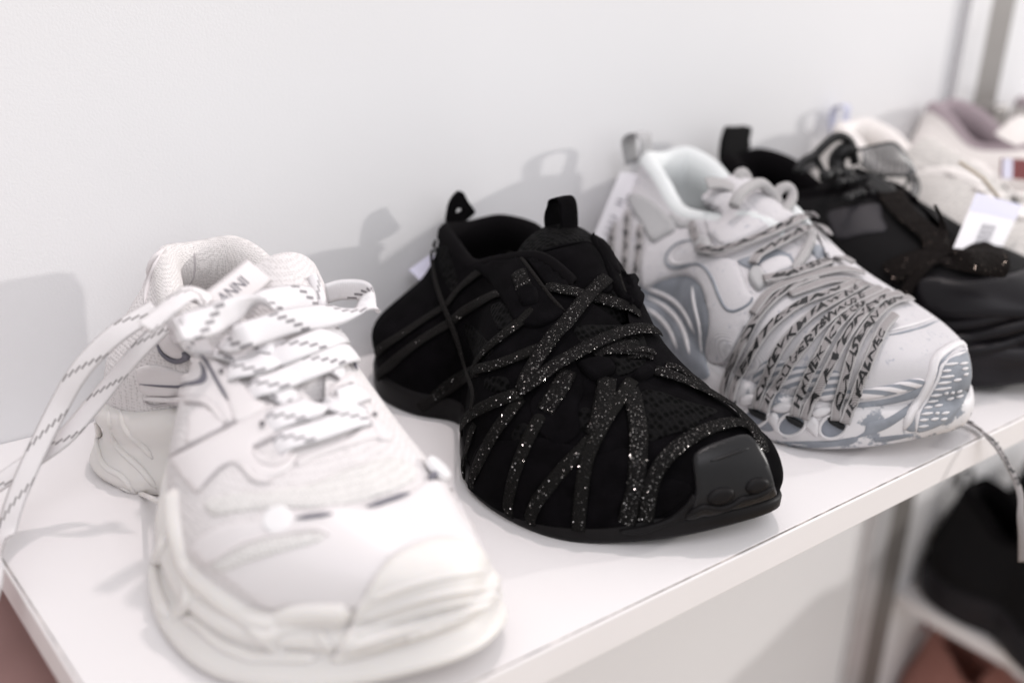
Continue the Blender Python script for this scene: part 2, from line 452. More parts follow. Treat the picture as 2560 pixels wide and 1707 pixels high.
def ribbed(name, cola, colb, scale=300.0, axis='X', rough=0.75, bump=0.5, distort=2.0, wear=None, wscale=60.0, wpos=0.55, sharp=0.25, rot=(0, 0, 0)):
    """corded textile or rubber with fine ribs, optionally worn through to a second colour"""
    m, nt, b = nodes(name); b.inputs['Roughness'].default_value = rough; b.inputs['Specular IOR Level'].default_value = 0.3
    tc = N(nt, 'ShaderNodeTexCoord'); mp = N(nt, 'ShaderNodeMapping'); mp.inputs['Rotation'].default_value = rot; L(nt, tc.outputs['Object'], mp.inputs[0])
    w = N(nt, 'ShaderNodeTexWave', Scale=scale, Distortion=distort, Detail=2.0, bands_direction=axis); L(nt, mp.outputs[0], w.inputs['Vector'])
    r = N(nt, 'ShaderNodeValToRGB'); L(nt, w.outputs['Fac'], r.inputs['Fac'])
    r.color_ramp.elements[0].position = 0.5-sharp; r.color_ramp.elements[1].position = 0.5+sharp
    r.color_ramp.elements[0].color = (*colb, 1); r.color_ramp.elements[1].color = (*cola, 1)
    col = r.outputs['Color']
    if wear is not None:
        n = N(nt, 'ShaderNodeTexNoise', Scale=wscale, Detail=6.0, Roughness=0.65); L(nt, tc.outputs['Object'], n.inputs['Vector'])
        rr = N(nt, 'ShaderNodeValToRGB'); L(nt, n.outputs['Fac'], rr.inputs['Fac']); rr.color_ramp.elements[0].position = wpos; rr.color_ramp.elements[1].position = wpos+0.04
        mx = N(nt, 'ShaderNodeMix', data_type='RGBA'); L(nt, rr.outputs['Color'], mx.inputs['Factor']); L(nt, col, mx.inputs['A']); mx.inputs['B'].default_value = (*wear, 1)
        col = mx.outputs['Result']
    L(nt, col, b.inputs['Base Color'])
    bp = N(nt, 'ShaderNodeBump', Strength=bump, Distance=0.0006); L(nt, w.outputs['Fac'], bp.inputs['Height']); L(nt, bp.outputs['Normal'], b.inputs['Normal'])
    return m
def disc(name, bvh, px, py, r, h, mat, parent, lift=0.0):
    c, n = cast(bvh, px, py); c = c+n*lift
    t = np.cross(n, [0.2, 0.1, 0.95]); t /= np.linalg.norm(t); w = np.cross(n, t); V = []; k = 28
    prof = [(1.0, -h*0.5), (1.0, h*0.55), (0.93, h*0.88), (0.8, h), (0.4, h*1.06)]
    for a, z in prof:
        for i in range(k): V.append(c+(t*math.cos(2*math.pi*i/k)+w*math.sin(2*math.pi*i/k))*r*a+n*z)
    V.append(c+n*h*1.08); F = grid_faces(len(prof), k, False, True); b = (len(prof)-1)*k
    F += [(b+i, b+(i+1) % k, len(V)-1) for i in range(k)]
    return obj(name, V, F, mat, parent)
def webbing_loop(name, foot, top, depth, width, mat, parent, thick=0.0014, lean=0.0):
    f = np.array(foot); t = np.array(top)
    return free_lace(name, [f, f*.45+t*.55+np.array([0, -.001, 0]), t, t+np.array([0, depth*.5, .0012]), t+np.array([lean, depth, -.002]), f*.4+t*.6+np.array([lean, depth*1.15, 0]), f+np.array([lean, depth*0.9, -.002])],
                     [(0, -1, .2), (0, -1, .1), (0, -.8, .6), (0, 0, 1), (0, .8, .6), (0, 1, 0), (0, 1, -.2)], width, mat, parent, thick=thick, n=60, roundness=0.2)
# ------------------------------------------------------------------ shoe assembly
def body_parts(heel, stations, toe, ns=150, nj=30):
    C = hull(heel, stations, toe, ns, nj)
    m = len(stations); k = 2*m+2
    o = sum(1 for s in stations if s['open'])
    par = np.arange(ns)*k/ns
    sgn = np.where(par > k/2, par-k, par)
    return C, sgn, o
def upper_mesh(C):
    ns, nj, _ = C.shape
    return C.reshape(-1, 3), grid_faces(ns, nj, True, False)
def sole_mesh(C, rows, zb, ns_tread=0):
    """rows: (t 0..1 from top edge to ground, outset m). zb(y) underside height"""
    E = C[:, 0, :]; ns = len(E)
    T = np.roll(E, -1, 0)-np.roll(E, 1, 0); T[:, 2] = 0; T /= np.linalg.norm(T, axis=1)[:, None]+1e-12
    No = np.stack([T[:, 1], -T[:, 0], 0*T[:, 0]], 1)
    cen = E.mean(0)
    if np.mean(np.sum(No*(E-cen), 1)) < 0: No = -No
    V = []
    for t, d in rows:
        P = E+No*(d(E) if callable(d) else d if np.isscalar(d) else np.asarray(d))[..., None] if callable(d) else E+No*d
        b = np.array([zb(y) for y in E[:, 1]])
        P = P.copy(); P[:, 2] = E[:, 2]*(1-t)+b*t; V.append(P)
    R = np.stack(V, 1); m = len(rows)          # ns x m
    F = grid_faces(ns, m, True, False)
    V = R.reshape(-1, 3); b = len(V)
    last = [i*m+m-1 for i in range(ns)]
    ctr = np.array([E[:, 0].mean(), E[:, 1].mean(), 0]);
    ins = []
    for i in range(ns):
        p = V[last[i]].copy(); q = np.array([ctr[0], p[1]*0.9+ctr[1]*0.1, 0]); p2 = p*0.85+q*0.15; p2[2] = p[2]; ins.append(p2)
    V = np.vstack([V, ins]); 
    for i in range(ns):
        j = (i+1) % ns; F.append((last[i], last[j], b+j, b+i))
    F.append(tuple(b+i for i in range(ns)))
    return V, F, No
def lining(C, sgn, o, zin, roll=0.005, depth=None, drop=None, nx=10, ext=0.0):
    """padded collar rolling over the rim and going down inside to the insole"""
    idx = [i for i in np.argsort(sgn) if abs(sgn[i]) <= o+ext]
    P = C[idx, -1, :]
    nb = 14
    a, b = P[-1], P[0]
    br = np.array([a*(1-t)+b*t for t in np.linspace(0, 1, nb+2)[1:-1]]); br[:, 2] -= 0.012*np.sin(np.linspace(0, math.pi, nb+2)[1:-1])
    Q = np.vstack([P, br]); n = len(Q)
    Q2 = Q.copy()
    T = np.roll(Q, -1, 0)-np.roll(Q, 1, 0); T[:, 2] = 0; T /= np.linalg.norm(T, axis=1)[:, None]+1e-9
    I = np.stack([T[:, 1], -T[:, 0], 0*T[:, 0]], 1); cen = Q.mean(0)
    if np.mean(np.sum(I*(cen-Q), 1)) < 0: I = -I
    r = roll; rows = [(-0.15*r, -0.9*r), (0.0, 0.15*r), (0.55*r, 0.75*r), (1.2*r, 0.75*r), (1.85*r, 0.2*r), (2.2*r, -0.8*r), (2.3*r, -2.2*r)]
    R = [Q+I*d+np.array([0, 0, z]) for d, z in rows]
    base = R[-1]
    for t in np.linspace(0.15, 1, 7):
        p = base.copy(); p[:, 2] = base[:, 2]*(1-t)+zin*t
        p = p-I*(0.006*math.sin(t*math.pi*0.9)); R.append(p)
    G = np.stack(R, 1); m = G.shape[1]
    F = grid_faces(n, m, True, False); V = G.reshape(-1, 3)
    F.append(tuple(i*m+m-1 for i in range(n)))
    return V, F
def slab(rows, thick, nx=13, crown=2.0):
    """padded tongue: rows of (x, y, z, half width, sag)"""
    A = spline(np.array(rows, float), len(rows)*7)
    n = len(A); V = []; T = np.gradient(A[:, :3], axis=0); T /= np.linalg.norm(T, axis=1)[:, None]
    q = np.linspace(-1, 1, nx); m = 2*nx
    for i in range(n):
        x, y, z, hw, sg = A[i]; Bx = np.array([1.0, 0, 0]); Nn = np.cross(Bx, -T[i]); Nn /= np.linalg.norm(Nn)
        if Nn[2] < 0 and abs(Nn[2]) > 0.2: Nn = -Nn
        endf = min(1.0, math.sqrt(max(0.0, min(i, n-1-i)/3.0)))
        pts = []
        for a in q: pts.append(np.array([x+hw*a*(0.93+0.07*endf), y, z])-Nn*sg*a*a+Nn*thick*0.5*(1-abs(a)**3)**0.5*endf)
        for a in q[::-1]: pts.append(np.array([x+hw*a*(0.93+0.07*endf), y, z])-Nn*sg*a*a-Nn*thick*0.5*(1-abs(a)**3)**0.5*endf)
        V += pts
    F = grid_faces(n, m, False, True); F += [tuple(range(m)), tuple((n-1)*m+j for j in range(m))[::-1]]
    return np.array(V), F

# ------------------------------------------------------------------ setting
mWall = plain('painted_wall', (0.725, 0.718, 0.728), 0.75, bump=0.12, bscale=700, var=0.015, vscale=3)
mShelf = plain('white_laminate', (0.745, 0.720, 0.722), 0.42, bump=0.10, bscale=1300, var=0.02, vscale=6, spec=0.35)
def specks(m, scale=55.0, amount=0.93, dark=0.72):
    nt = m.node_tree; b = nt.nodes['Principled BSDF']; src = b.inputs['Base Color'].links[0].from_socket
    tc = N(nt, 'ShaderNodeTexCoord'); v = N(nt, 'ShaderNodeTexVoronoi', Scale=scale); L(nt, tc.outputs['Object'], v.inputs['Vector'])
    sp = N(nt, 'ShaderNodeSeparateColor'); L(nt, v.outputs['Color'], sp.inputs[0])
    a = N(nt, 'ShaderNodeMath', operation='GREATER_THAN'); a.inputs[1].default_value = amount; L(nt, sp.outputs[0], a.inputs[0])
    d = N(nt, 'ShaderNodeMath', operation='LESS_THAN'); L(nt, v.outputs['Distance'], d.inputs[0])
    rr = N(nt, 'ShaderNodeMath', operation='MULTIPLY'); rr.inputs[1].default_value = 0.07; L(nt, sp.outputs[1], rr.inputs[0]); L(nt, rr.outputs[0], d.inputs[1])
    k = N(nt, 'ShaderNodeMath', operation='MULTIPLY'); L(nt, a.outputs[0], k.inputs[0]); L(nt, d.outputs[0], k.inputs[1])
    mx = N(nt, 'ShaderNodeMix', data_type='RGBA', blend_type='MULTIPLY'); L(nt, k.outputs[0], mx.inputs['Factor']); L(nt, src, mx.inputs['A']); mx.inputs['B'].default_value = (dark, dark*0.96, dark*0.92, 1)
    L(nt, mx.outputs['Result'], b.inputs['Base Color'])
specks(mShelf)
mEdge = plain('white_edge_band', (0.74, 0.71, 0.71), 0.38, spec=0.4, var=0.015, vscale=12)
mMetal = plain('grey_metal', (0.22, 0.205, 0.195), 0.45, metal=0.3, var=0.05, vscale=40)
mMetalL = plain('light_metal', (0.60, 0.59, 0.60), 0.4, metal=0.4, var=0.05, vscale=40)
mFloor = plain('shop_floor', (0.44, 0.35, 0.26), 0.6, var=0.12, vscale=6, bump=0.05, bscale=60)  # floor is out of view; tan chosen to bounce warm light under the shelf
wall = obj('wall', [(-1.6, 0.3, -1.2), (3.2, 0.3, -1.2), (3.2, 0.3, 1.8), (-1.6, 0.3, 1.8), (-1.6, 0.34, -1.2), (3.2, 0.34, -1.2), (3.2, 0.34, 1.8), (-1.6, 0.34, 1.8)],
           [(0, 1, 2, 3), (7, 6, 5, 4), (0, 4, 5, 1), (3, 2, 6, 7), (0, 3, 7, 4), (1, 5, 6, 2)], mWall, smooth=False)
tag(wall, 'smooth white painted display wall', None, kind='structure')
floor = obj('floor', [(-2.5, -2.5, -0.95), (3.5, -2.5, -0.95), (3.5, 0.3, -0.95), (-2.5, 0.3, -0.95)], [(0, 1, 2, 3)], mFloor, smooth=False)
tag(floor, 'unseen shop floor far below the shelf, tan for warm bounce', None, kind='structure')
shelf = empty('display_shelf', (0.0, 0.0, 0.0), 'white laminate wall shelf carrying the row of sneakers', 'shelf')
TH = 0.0172
bevel_box('board', (0.0016, 0.0016, -TH), (1.75, 0.2995, 0.0), mShelf, shelf, r=0.0006, seg=2)
bevel_box('front_edge_band', (0.0016, -0.0002, -TH-0.0002), (1.75, 0.0014, -0.0003), mEdge, shelf, r=0.0008, seg=3)
bevel_box('end_edge_band', (-0.0002, -0.0002, -TH-0.0002), (0.0014, 0.2995, -0.0003), mEdge, shelf, r=0.0008, seg=3)

mJoint = plain('grimy_joint', (0.46, 0.42, 0.39), 0.9, var=0.8, vscale=70)
bevel_box('joint_line', (0.0016, 0.00139, -0.0030), (1.75, 0.00162, -0.00012), mJoint, shelf, r=0)
bevel_box('joint_line', (0.00139, 0.0016, -0.0030), (0.00162, 0.2990, -0.00012), mJoint, shelf, r=0)
mPouf = plain('dusky_pink_fabric', (0.34, 0.20, 0.185), 0.85, var=0.12, vscale=9, bump=0.1, bscale=200)
pf = empty('storage_box', (-0.15, 0.20, -0.95), 'dusky pink storage box below the free end of the display shelf', 'box')
bevel_box('box_body', (-0.45, 0.115, -0.95), (0.13, 0.297, -0.10), mPouf, pf, r=0.004)
bevel_box('lid', (-0.455, 0.110, -0.0985), (0.135, 0.298, -0.050), mPouf, pf, r=0.004)
# ------------------------------------------------------------------ black laced sneaker
mSuede = plain('black_suede', (0.0032, 0.0028, 0.0034), 0.95, bump=0.35, bscale=2600, var=0.5, vscale=90, spec=0.04)
mBlkMesh = knit('black_mesh', (0.0048, 0.0045, 0.0048), (0.0004, 0.0004, 0.0004), scale=300, size=0.34, bump=1.0, squash=(1, 1, 1.0), spec=0.05)
mBlkRub = plain('black_rubber', (0.008, 0.007, 0.0075), 0.5, bump=0.08, bscale=1500, var=0.25, vscale=60, spec=0.12)
mBlkLin = plain('black_lining', (0.004, 0.0035, 0.004), 0.95, bump=0.2, bscale=1800, spec=0.05)
B_heel = [(0.286, 0.284, 0.020), (0.289, 0.287, 0.036), (0.306, 0.281, 0.060), (0.313, 0.277, 0.075), (0.315, 0.274, 0.0855)]
B_toe = [(0.298, 0.004, 0.020), (0.299, 0.003, 0.028), (0.298, 0.005, 0.036), (0.297, 0.009, 0.042), (0.294, 0.0135, 0.0475)]
B_st = [
 S(0.268, 0.247, 0.328, 0.019, 0.088, 0.314, 0.024, k=(1.02, 0.30, 0.02), h=(0.28, 0.56, 0.82), kr=(1, .9, .6)),
 S(0.240, 0.229, 0.342, 0.017, 0.088, 0.311, 0.035, k=(1.00, 0.36, 0.06), h=(0.30, 0.58, 0.83), kr=(1, .9, .6)),
 S(0.210, 0.231, 0.340, 0.015, 0.084, 0.304, 0.036, k=(0.98, 0.50, 0.12), h=(0.30, 0.60, 0.85), kr=(1, .9, .6)),
 S(0.182, 0.246, 0.338, 0.014, 0.094, 0.299, 0.034, k=(0.85, 0.60, 0.30), h=(0.30, 0.62, 0.88)),
 S(0.150, 0.224, 0.335, 0.013, 0.103, 0.295, 0.026, k=(0.92, 0.70, 0.35), h=(0.32, 0.68, 0.90)),
 S(0.120, 0.207, 0.330, 0.012, 0.093, 0.289, 0.016, k=(1.00, 0.78, 0.42), h=(0.34, 0.70, 0.92)),
 S(0.090, 0.204, 0.328, 0.012, 0.078, 0.284, 0.0, kr=(0.95, 0.68, 0.35)),
 S(0.060, 0.212, 0.326, 0.013, 0.065, 0.282, 0.0, kr=(0.95, 0.68, 0.35)),
 S(0.035, 0.235, 0.322, 0.015, 0.055, 0.285, 0.0, kr=(0.97, 0.72, 0.38)),
 S(0.016, 0.261, 0.315, 0.018, 0.049, 0.291, 0.0, kr=(0.98, 0.76, 0.40)),
]
def zb_black(y): return 0.0 if y > 0.055 else 0.014*((0.055-y)/0.055)**1.6
blk = empty('black_sneaker', (0.285, 0.14, 0.0), 'black suede sneaker wrapped all over in glittering black laces', 'sneaker')
B_C, B_s, B_o = body_parts(B_heel, B_st, B_toe)
bV, bF = upper_mesh(B_C)
obj('upper', bV, bF, mSuede, blk)
bsV, bsF, _ = sole_mesh(B_C, [(0.0, -0.003), (0.0, 0.0005), (0.25, 0.0016), (0.8, 0.0014), (1.0, 0.0)], zb_black)
obj('sole', bsV, bsF, mBlkRub, blk)
blV, blF = lining(B_C, B_s, B_o, 0.035, roll=0.0045)
obj('lining', blV, blF, mBlkLin, blk)
btV, btF = slab([(0.290, 0.105, 0.078, 0.018, 0.004), (0.294, 0.13, 0.092, 0.022, 0.006), (0.297, 0.155, 0.103, 0.027, 0.008), (0.305, 0.172, 0.1045, 0.030, 0.009), (0.311, 0.186, 0.1035, 0.030, 0.010)], 0.011)
obj('tongue', btV, btF, mBlkMesh, blk)
B_bvh = bvh_of((bV, bF), (bsV, bsF), (btV, btF))
# laces, panels, cap and tabs of the black sneaker, read off the photograph onto its surface
mGlit = glitter('black_glitter_lace', (0.007, 0.0065, 0.0065), (0.8, 0.76, 0.74), scale=2500, dens=0.86)
mLaceB = glitter('black_lace', (0.011, 0.010, 0.0097), (0.8, 0.76, 0.74), scale=2200, dens=0.99)
c1, c2 = (900, 450), (1100, 880)
for q in [zc(c1, [(590, 470), (645, 440), (700, 640), (735, 780), (690, 850), (620, 720), (585, 580)]),
          zc(c1, [(985, 950), (1060, 915), (1130, 970), (1175, 1060), (1055, 1130), (1000, 1040)]),
          zc(c1, [(780, 1090), (850, 1100), (930, 1180), (1000, 1270), (890, 1370), (820, 1230)]),
          zc(c2, [(340, 200), (430, 180), (510, 200), (510, 280), (420, 300), (340, 270)]),
          zc(c2, [(560, 570), (640, 530), (700, 600), (650, 680), (540, 660)]),
          zc(c2, [(1045, 440), (1110, 415), (1160, 470), (1130, 570), (1050, 590)])]:
    patch('mesh_inset', B_bvh, q, 0.0004, mBlkMesh, blk, step=10, edge=4)
patch('toe_mesh', B_bvh, zc(c2, [(1500, 310), (1620, 290), (1850, 370), (2080, 440), (1950, 520), (1880, 580), (1700, 630), (1560, 670), (1530, 500)]), 0.0006, mBlkMesh, blk, step=10, edge=4)
patch('throat_mesh', B_bvh, zc(c2, [(1000, -180), (1300, -200), (1480, -190), (1560, 20), (1480, 130), (1330, 180), (1300, 60), (1150, 20)]), 0.0005, mBlkMesh, blk, step=11, edge=4)
patch('tongue_panel', B_bvh, zc(c1, [(1255, 590), (1400, 545), (1600, 495), (1715, 480), (1800, 570), (1850, 700), (1890, 830), (1700, 850), (1500, 830), (1400, 800), (1320, 690)]), 0.0016, mSuede, blk, step=10, edge=4)
# overlays of the suede side and the eyestay flaps
patch('eyestay', B_bvh, zc(c1, [(860, 660), (970, 590), (1090, 535), (1200, 590), (1290, 710), (1400, 865), (1530, 1005), (1480, 1050), (1330, 1110), (1180, 1080), (1120, 980), (1060, 880), (980, 760)]), 0.0022, mSuede, blk, step=10, edge=4)
patch('eyestay', B_bvh, zc(c1, [(1725, 430), (1790, 410), (1840, 450), (1900, 590), (1990, 740), (2060, 900), (2010, 950), (1930, 870), (1860, 730), (1800, 570)]), 0.0030, mSuede, blk, step=9, edge=4)
patch('side_overlay', B_bvh, zc(c2, [(700, 330), (900, 60), (1030, 100), (1080, 300), (1030, 420), (1050, 600), (900, 700), (760, 620), (690, 470)]), 0.0012, mSuede, blk, step=12, edge=4)
patch('side_overlay', B_bvh, zc(c2, [(210, 990), (300, 700), (560, 660), (760, 640), (1000, 700), (1180, 770), (1390, 720), (1540, 900), (1880, 990), (1800, 1130), (1600, 1240), (1340, 1310), (1000, 1320), (700, 1280), (450, 1190), (280, 1070)]), 0.0010, mSuede, blk, step=16, edge=4)
bead('seam', B_bvh, zc(c2, [(1170, 780), (1280, 750), (1390, 710)]), 0.0006, mSuede, blk)
bead('seam', B_bvh, zc(c2, [(1140, 960), (1400, 970), (1650, 1000), (1900, 980)]), 0.0006, mSuede, blk)
bead('flap_edge', B_bvh, zc(c1, [(1085, 535), (1150, 550), (1220, 600), (1290, 710), (1400, 865), (1470, 950), (1535, 1005)]), 0.0011, mLaceB, blk, lift=0.002)
bead('flap_edge', B_bvh, zc(c1, [(1735, 440), (1830, 450), (1880, 580), (1920, 720), (1960, 850), (1990, 900)]), 0.0012, mLaceB, blk, lift=0.0022)
bead('tongue_seam', B_bvh, zc(c1, [(1240, 580), (1330, 560), (1500, 510), (1700, 478), (1760, 520)]), 0.0008, mSuede, blk, lift=0.0012)
# toe cap
mCap = plain('black_toe_rubber', (0.009, 0.0085, 0.0095), 0.36, bump=0.05, bscale=900, var=0.2, vscale=60, spec=0.24)
cz = (1100, 800); zs_ = 2352/900
cap, cap_m = patch('toe_cap', B_bvh, zc(cz, [(1648, 890), (1720, 832), (1860, 782), (1985, 755), (2050, 790), (2110, 880), (2150, 980), (2175, 1080), (2182, 1135), (2080, 1180), (1900, 1235), (1760, 1275), (1600, 1300), (1640, 1200), (1665, 1100), (1652, 980)], zs_), 0.0028, mCap, blk, step=9, edge=7)
capb = bvh_of(cap_m)
bead('groove_rib', capb, zc(cz, [(1765, 922), (1850, 895), (1940, 862), (2020, 835)], zs_), 0.0008, mCap, cap)
for cx_, cy_, rx, ry, an in ((1835, 1150, 92, 52, -0.30), (2072, 1082, 78, 50, -0.38)):
    el = [(cx_+rx*math.cos(t)*math.cos(an)-ry*math.sin(t)*math.sin(an), cy_+rx*math.cos(t)*math.sin(an)+ry*math.sin(t)*math.cos(an)) for t in np.linspace(0, 2*math.pi, 15)[:-1]]
    lg, lgm = patch('lug', capb, zc(cz, el, zs_), 0.0015, mBlkRub, cap, step=6, edge=9)
for pts in ([(1600, 1290), (1700, 1225), (1745, 1215), (1800, 1235), (1900, 1215), (1975, 1165), (2030, 1160), (2110, 1130), (2180, 1090)], ):
    bead('lip', capb, zc(cz, pts, zs_), 0.0018, mBlkRub, cap)
bump_o, _ = patch('toe_bumper', B_bvh, zc(cz, [(1170, 1372), (1330, 1340), (1480, 1290), (1590, 1210), (1655, 1130), (1690, 1200), (1700, 1270), (1600, 1300), (1500, 1330), (1300, 1395)], zs_), 0.0020, mBlkRub, blk, step=9, edge=4)
# laces
Ld = [  # crop, points, width px(zoom), material, lift
 (c1, [(975, 655), (880, 715), (770, 805), (690, 900), (650, 950), (450, 1080), (300, 1180), (170, 1262), (120, 1310)], 78, 0, 0.0012),
 (c1, [(1105, 838), (1000, 875), (880, 935), (770, 1000), (690, 1070), (500, 1185), (350, 1290), (200, 1410), (130, 1480)], 76, 0, 0.0012),
 (c1, [(572, 462), (570, 600), (600, 800), (650, 950), (720, 1120), (800, 1330), (850, 1480), (885, 1590), (880, 1690), (850, 1750)], 42, 0, 0.0034),
 (c1, [(1195, 690), (1215, 760), (1245, 840)], 110, 1, 0.0026),
 (c1, [(1330, 930), (1270, 1010), (1180, 1100), (1050, 1200), (950, 1290), (890, 1370), (850, 1440)], 84, 2, 0.0016),
 (c1, [(1390, 805), (1500, 838), (1650, 865), (1800, 905), (1950, 950), (2090, 1005)], 92, 1, 0.0022),
 (c1, [(1845, 750), (1750, 850), (1650, 950), (1550, 1080), (1440, 1200), (1350, 1340), (1270, 1480), (1225, 1590)], 96, 1, 0.0036),
 (c1, [(2215, 1165), (2060, 1150), (1900, 1195), (1750, 1260), (1600, 1340), (1450, 1430), (1330, 1530), (1210, 1595)], 92, 1, 0.0044),
 (c1, [(560, 1620), (640, 1550), (750, 1480), (880, 1430), (1020, 1400), (1170, 1345), (1300, 1290), (1420, 1250)], 74, 2, 0.0018),
 (c2, [(-150, 420), (0, 315), (130, 235), (300, 145)], 80, 0, 0.0014),
 (c1, [(1760, 1330), (1850, 1290), (1960, 1250), (2080, 1230)], 58, 1, 0.0022),
 (c1, [(1880, 1290), (2000, 1290), (2100, 1300), (2195, 1305)], 66, 1, 0.0030),
 (c1, [(2000, 1330), (2080, 1330), (2160, 1325)], 50, 1, 0.0016),
 (c2, [(625, 315), (500, 355), (380, 405), (270, 465), (200, 530), (180, 600)], 84, 2, 0.0024),
 (c2, [(262, 540), (240, 640), (205, 760), (185, 860), (178, 930)], 72, 2, 0.0012),
 (c2, [(605, 345), (540, 450), (440, 580), (360, 720), (290, 860), (235, 1010)], 88, 2, 0.0014),
 (c2, [(965, 150), (910, 260), (850, 360), (790, 450)], 118, 1, 0.0022),
 (c2, [(775, 450), (720, 560), (660, 680), (600, 830), (560, 960), (530, 1100), (518, 1225)], 86, 2, 0.0014),
 (c2, [(1250, 205), (1235, 330), (1210, 450), (1180, 590), (1150, 640)], 118, 1, 0.0024),
 (c2, [(1150, 640), (1050, 750), (930, 870), (820, 1000), (740, 1110), (690, 1220), (675, 1285)], 84, 2, 0.0014),
 (c2, [(1440, 215), (1340, 370), (1250, 500), (1185, 620), (1125, 740), (1085, 880), (1062, 1060), (1048, 1200), (1040, 1335)], 84, 2, 0.0020),
 (c2, [(1420, 260), (1450, 400), (1478, 550), (1485, 700), (1478, 850), (1470, 1000), (1425, 1150), (1395, 1290)], 112, 1, 0.0018),
 (c2, [(2345, 590), (2200, 552), (2050, 582), (1900, 645), (1750, 745), (1650, 845), (1590, 960), (1560, 1100), (1540, 1265)], 92, 1, 0.0026),
 (c2, [(1610, 150), (1750, 205), (1900, 270), (2050, 350), (2180, 430), (2280, 530), (2360, 640), (2420, 760)], 96, 1, 0.0026),
 (c2, [(1690, 100), (1800, 150), (1920, 230), (2040, 325)], 74, 1, 0.0018),
 (c2, [(1150, 20), (1290, 10), (1450, 20), (1590, 45)], 60, 1, 0.0022),
]
mats3 = [mLaceB, mGlit, glitter('black_half_glitter_lace', (0.008, 0.0075, 0.0072), (0.8, 0.76, 0.74), scale=2200, dens=0.93)]
for o_, pts, wpx, mi, lf in Ld:
    lace('lace', B_bvh, zc(o_, pts), wpx/3/5000*1.18, mats3[mi], blk, thick=0.0010, lift=lf*0.85, dive=0.0012)
# suede lace keepers
for q in [zc(c1, [(1195, 850), (1260, 805), (1325, 830), (1345, 900), (1330, 950), (1260, 970), (1215, 960)]),
          zc(c2, [(1030, 105), (1140, 60), (1255, 70), (1310, 140), (1250, 190), (1165, 225), (1100, 190)]),
          zc(c2, [(1440, 185), (1500, 125), (1570, 125), (1600, 175), (1540, 210), (1470, 225)]),
          zc(c1, [(1960, 740), (2040, 720), (2095, 780), (2110, 900), (2085, 985), (2020, 930), (1990, 830)])]:
    patch('lace_keeper', B_bvh, q, 0.0042, mSuede, blk, step=8, edge=6)
# heel tab with its punched hole, and the pull loop on the tongue
plate('heel_tab', zc(c1, [(655, 330), (662, 230), (680, 165), (712, 115), (745, 85), (768, 98), (795, 150), (832, 200), (850, 240), (800, 290), (720, 330)]), 0.279, 0.004, mSuede, blk,
      hole=zc(c1, [(708, 230), (722, 212), (745, 210), (768, 222), (762, 238), (738, 248), (716, 244)]))
lp = at_y(900+1555/3, 450+480/3, 0.172); lt = at_y(900+1535/3, 450+165/3, 0.176)
free_lace('pull_loop', [lp, lp*0.45+lt*0.55+np.array([0, -.0015, 0]), lt+np.array([0, -0.001, 0]), lt+np.array([-0.0005, 0.003, 0.001]), lt+np.array([-0.001, 0.006, -0.002]), lp*0.4+lt*0.6+np.array([-.002, 0.0075, 0]), lp+np.array([-.002, 0.006, -0.002])],
          [(0, -1, .2), (0, -1, .1), (0, -.8, .6), (0, 0, 1), (0, .8, .6), (0, 1, 0), (0, 1, -.2)], 0.0135, mSuede, blk, thick=0.0016, n=60, roundness=0.2)
# ------------------------------------------------------------------ chunky white sneaker
mWMesh = knit('white_mesh', (0.665, 0.635, 0.635), (0.545, 0.518, 0.516), scale=640, size=0.28, bump=0.5, rough=0.75)
mWLin = knit('white_lining_mesh', (0.71, 0.68, 0.672), (0.52, 0.497, 0.487), scale=1050, size=0.30, bump=0.5, rough=0.8)
mWPanel = plain('white_leather', (0.655, 0.62, 0.622), 0.5, bump=0.06, bscale=900, var=0.02, vscale=40, spec=0.35)
mWGloss = plain('white_toe_leather', (0.655, 0.624, 0.627), 0.38, bump=0.05, bscale=700, var=0.02, vscale=30, spec=0.4)
mWSole = plain('cream_rubber', (0.68, 0.652, 0.630), 0.48, bump=0.04, bscale=500, var=0.03, vscale=25, spec=0.35, sss=0.15)
W_heel = [(0.112, 0.282, 0.036), (0.114, 0.284, 0.049), (0.124, 0.280, 0.072), (0.131, 0.277, 0.089), (0.133, 0.273, 0.099)]
W_toe = [(0.116, 0.0095, 0.030), (0.116, 0.0075, 0.036), (0.115, 0.0085, 0.042), (0.114, 0.0115, 0.0465), (0.112, 0.0160, 0.0495)]
W_st = [
 S(0.265, 0.086, 0.147, 0.036, 0.101, 0.132, 0.022, k=(0.95, 0.60, 0.15), h=(0.30, 0.60, 0.85)),
 S(0.240, 0.069, 0.154, 0.036, 0.098, 0.130, 0.031, k=(0.95, 0.60, 0.15), h=(0.30, 0.60, 0.85)),
 S(0.214, 0.075, 0.154, 0.039, 0.092, 0.124, 0.033, k=(0.92, 0.60, 0.20), h=(0.30, 0.62, 0.85)),
 S(0.191, 0.094, 0.153, 0.046, 0.094, 0.122, 0.030, k=(0.95, 0.66, 0.22), h=(0.30, 0.64, 0.87)),
 S(0.170, 0.085, 0.152, 0.050, 0.097, 0.120, 0.027, k=(0.97, 0.70, 0.28), h=(0.30, 0.66, 0.88)),
 S(0.147, 0.067, 0.152, 0.046, 0.100, 0.117, 0.021, k=(0.97, 0.74, 0.35), h=(0.32, 0.68, 0.90)),
 S(0.120, 0.052, 0.152, 0.036, 0.092, 0.114, 0.012, k=(0.98, 0.80, 0.40), h=(0.34, 0.70, 0.92)),
 S(0.090, 0.046, 0.152, 0.029, 0.079, 0.110, 0.0, k=(1.0, 0.82, 0.45)),
 S(0.062, 0.050, 0.151, 0.026, 0.068, 0.108, 0.0, k=(1.0, 0.82, 0.45)),
 S(0.038, 0.067, 0.146, 0.026, 0.058, 0.109, 0.0, k=(1.0, 0.82, 0.45)),
 S(0.020, 0.087, 0.138, 0.028, 0.051, 0.112, 0.0, k=(1.0, 0.82, 0.45)),
]
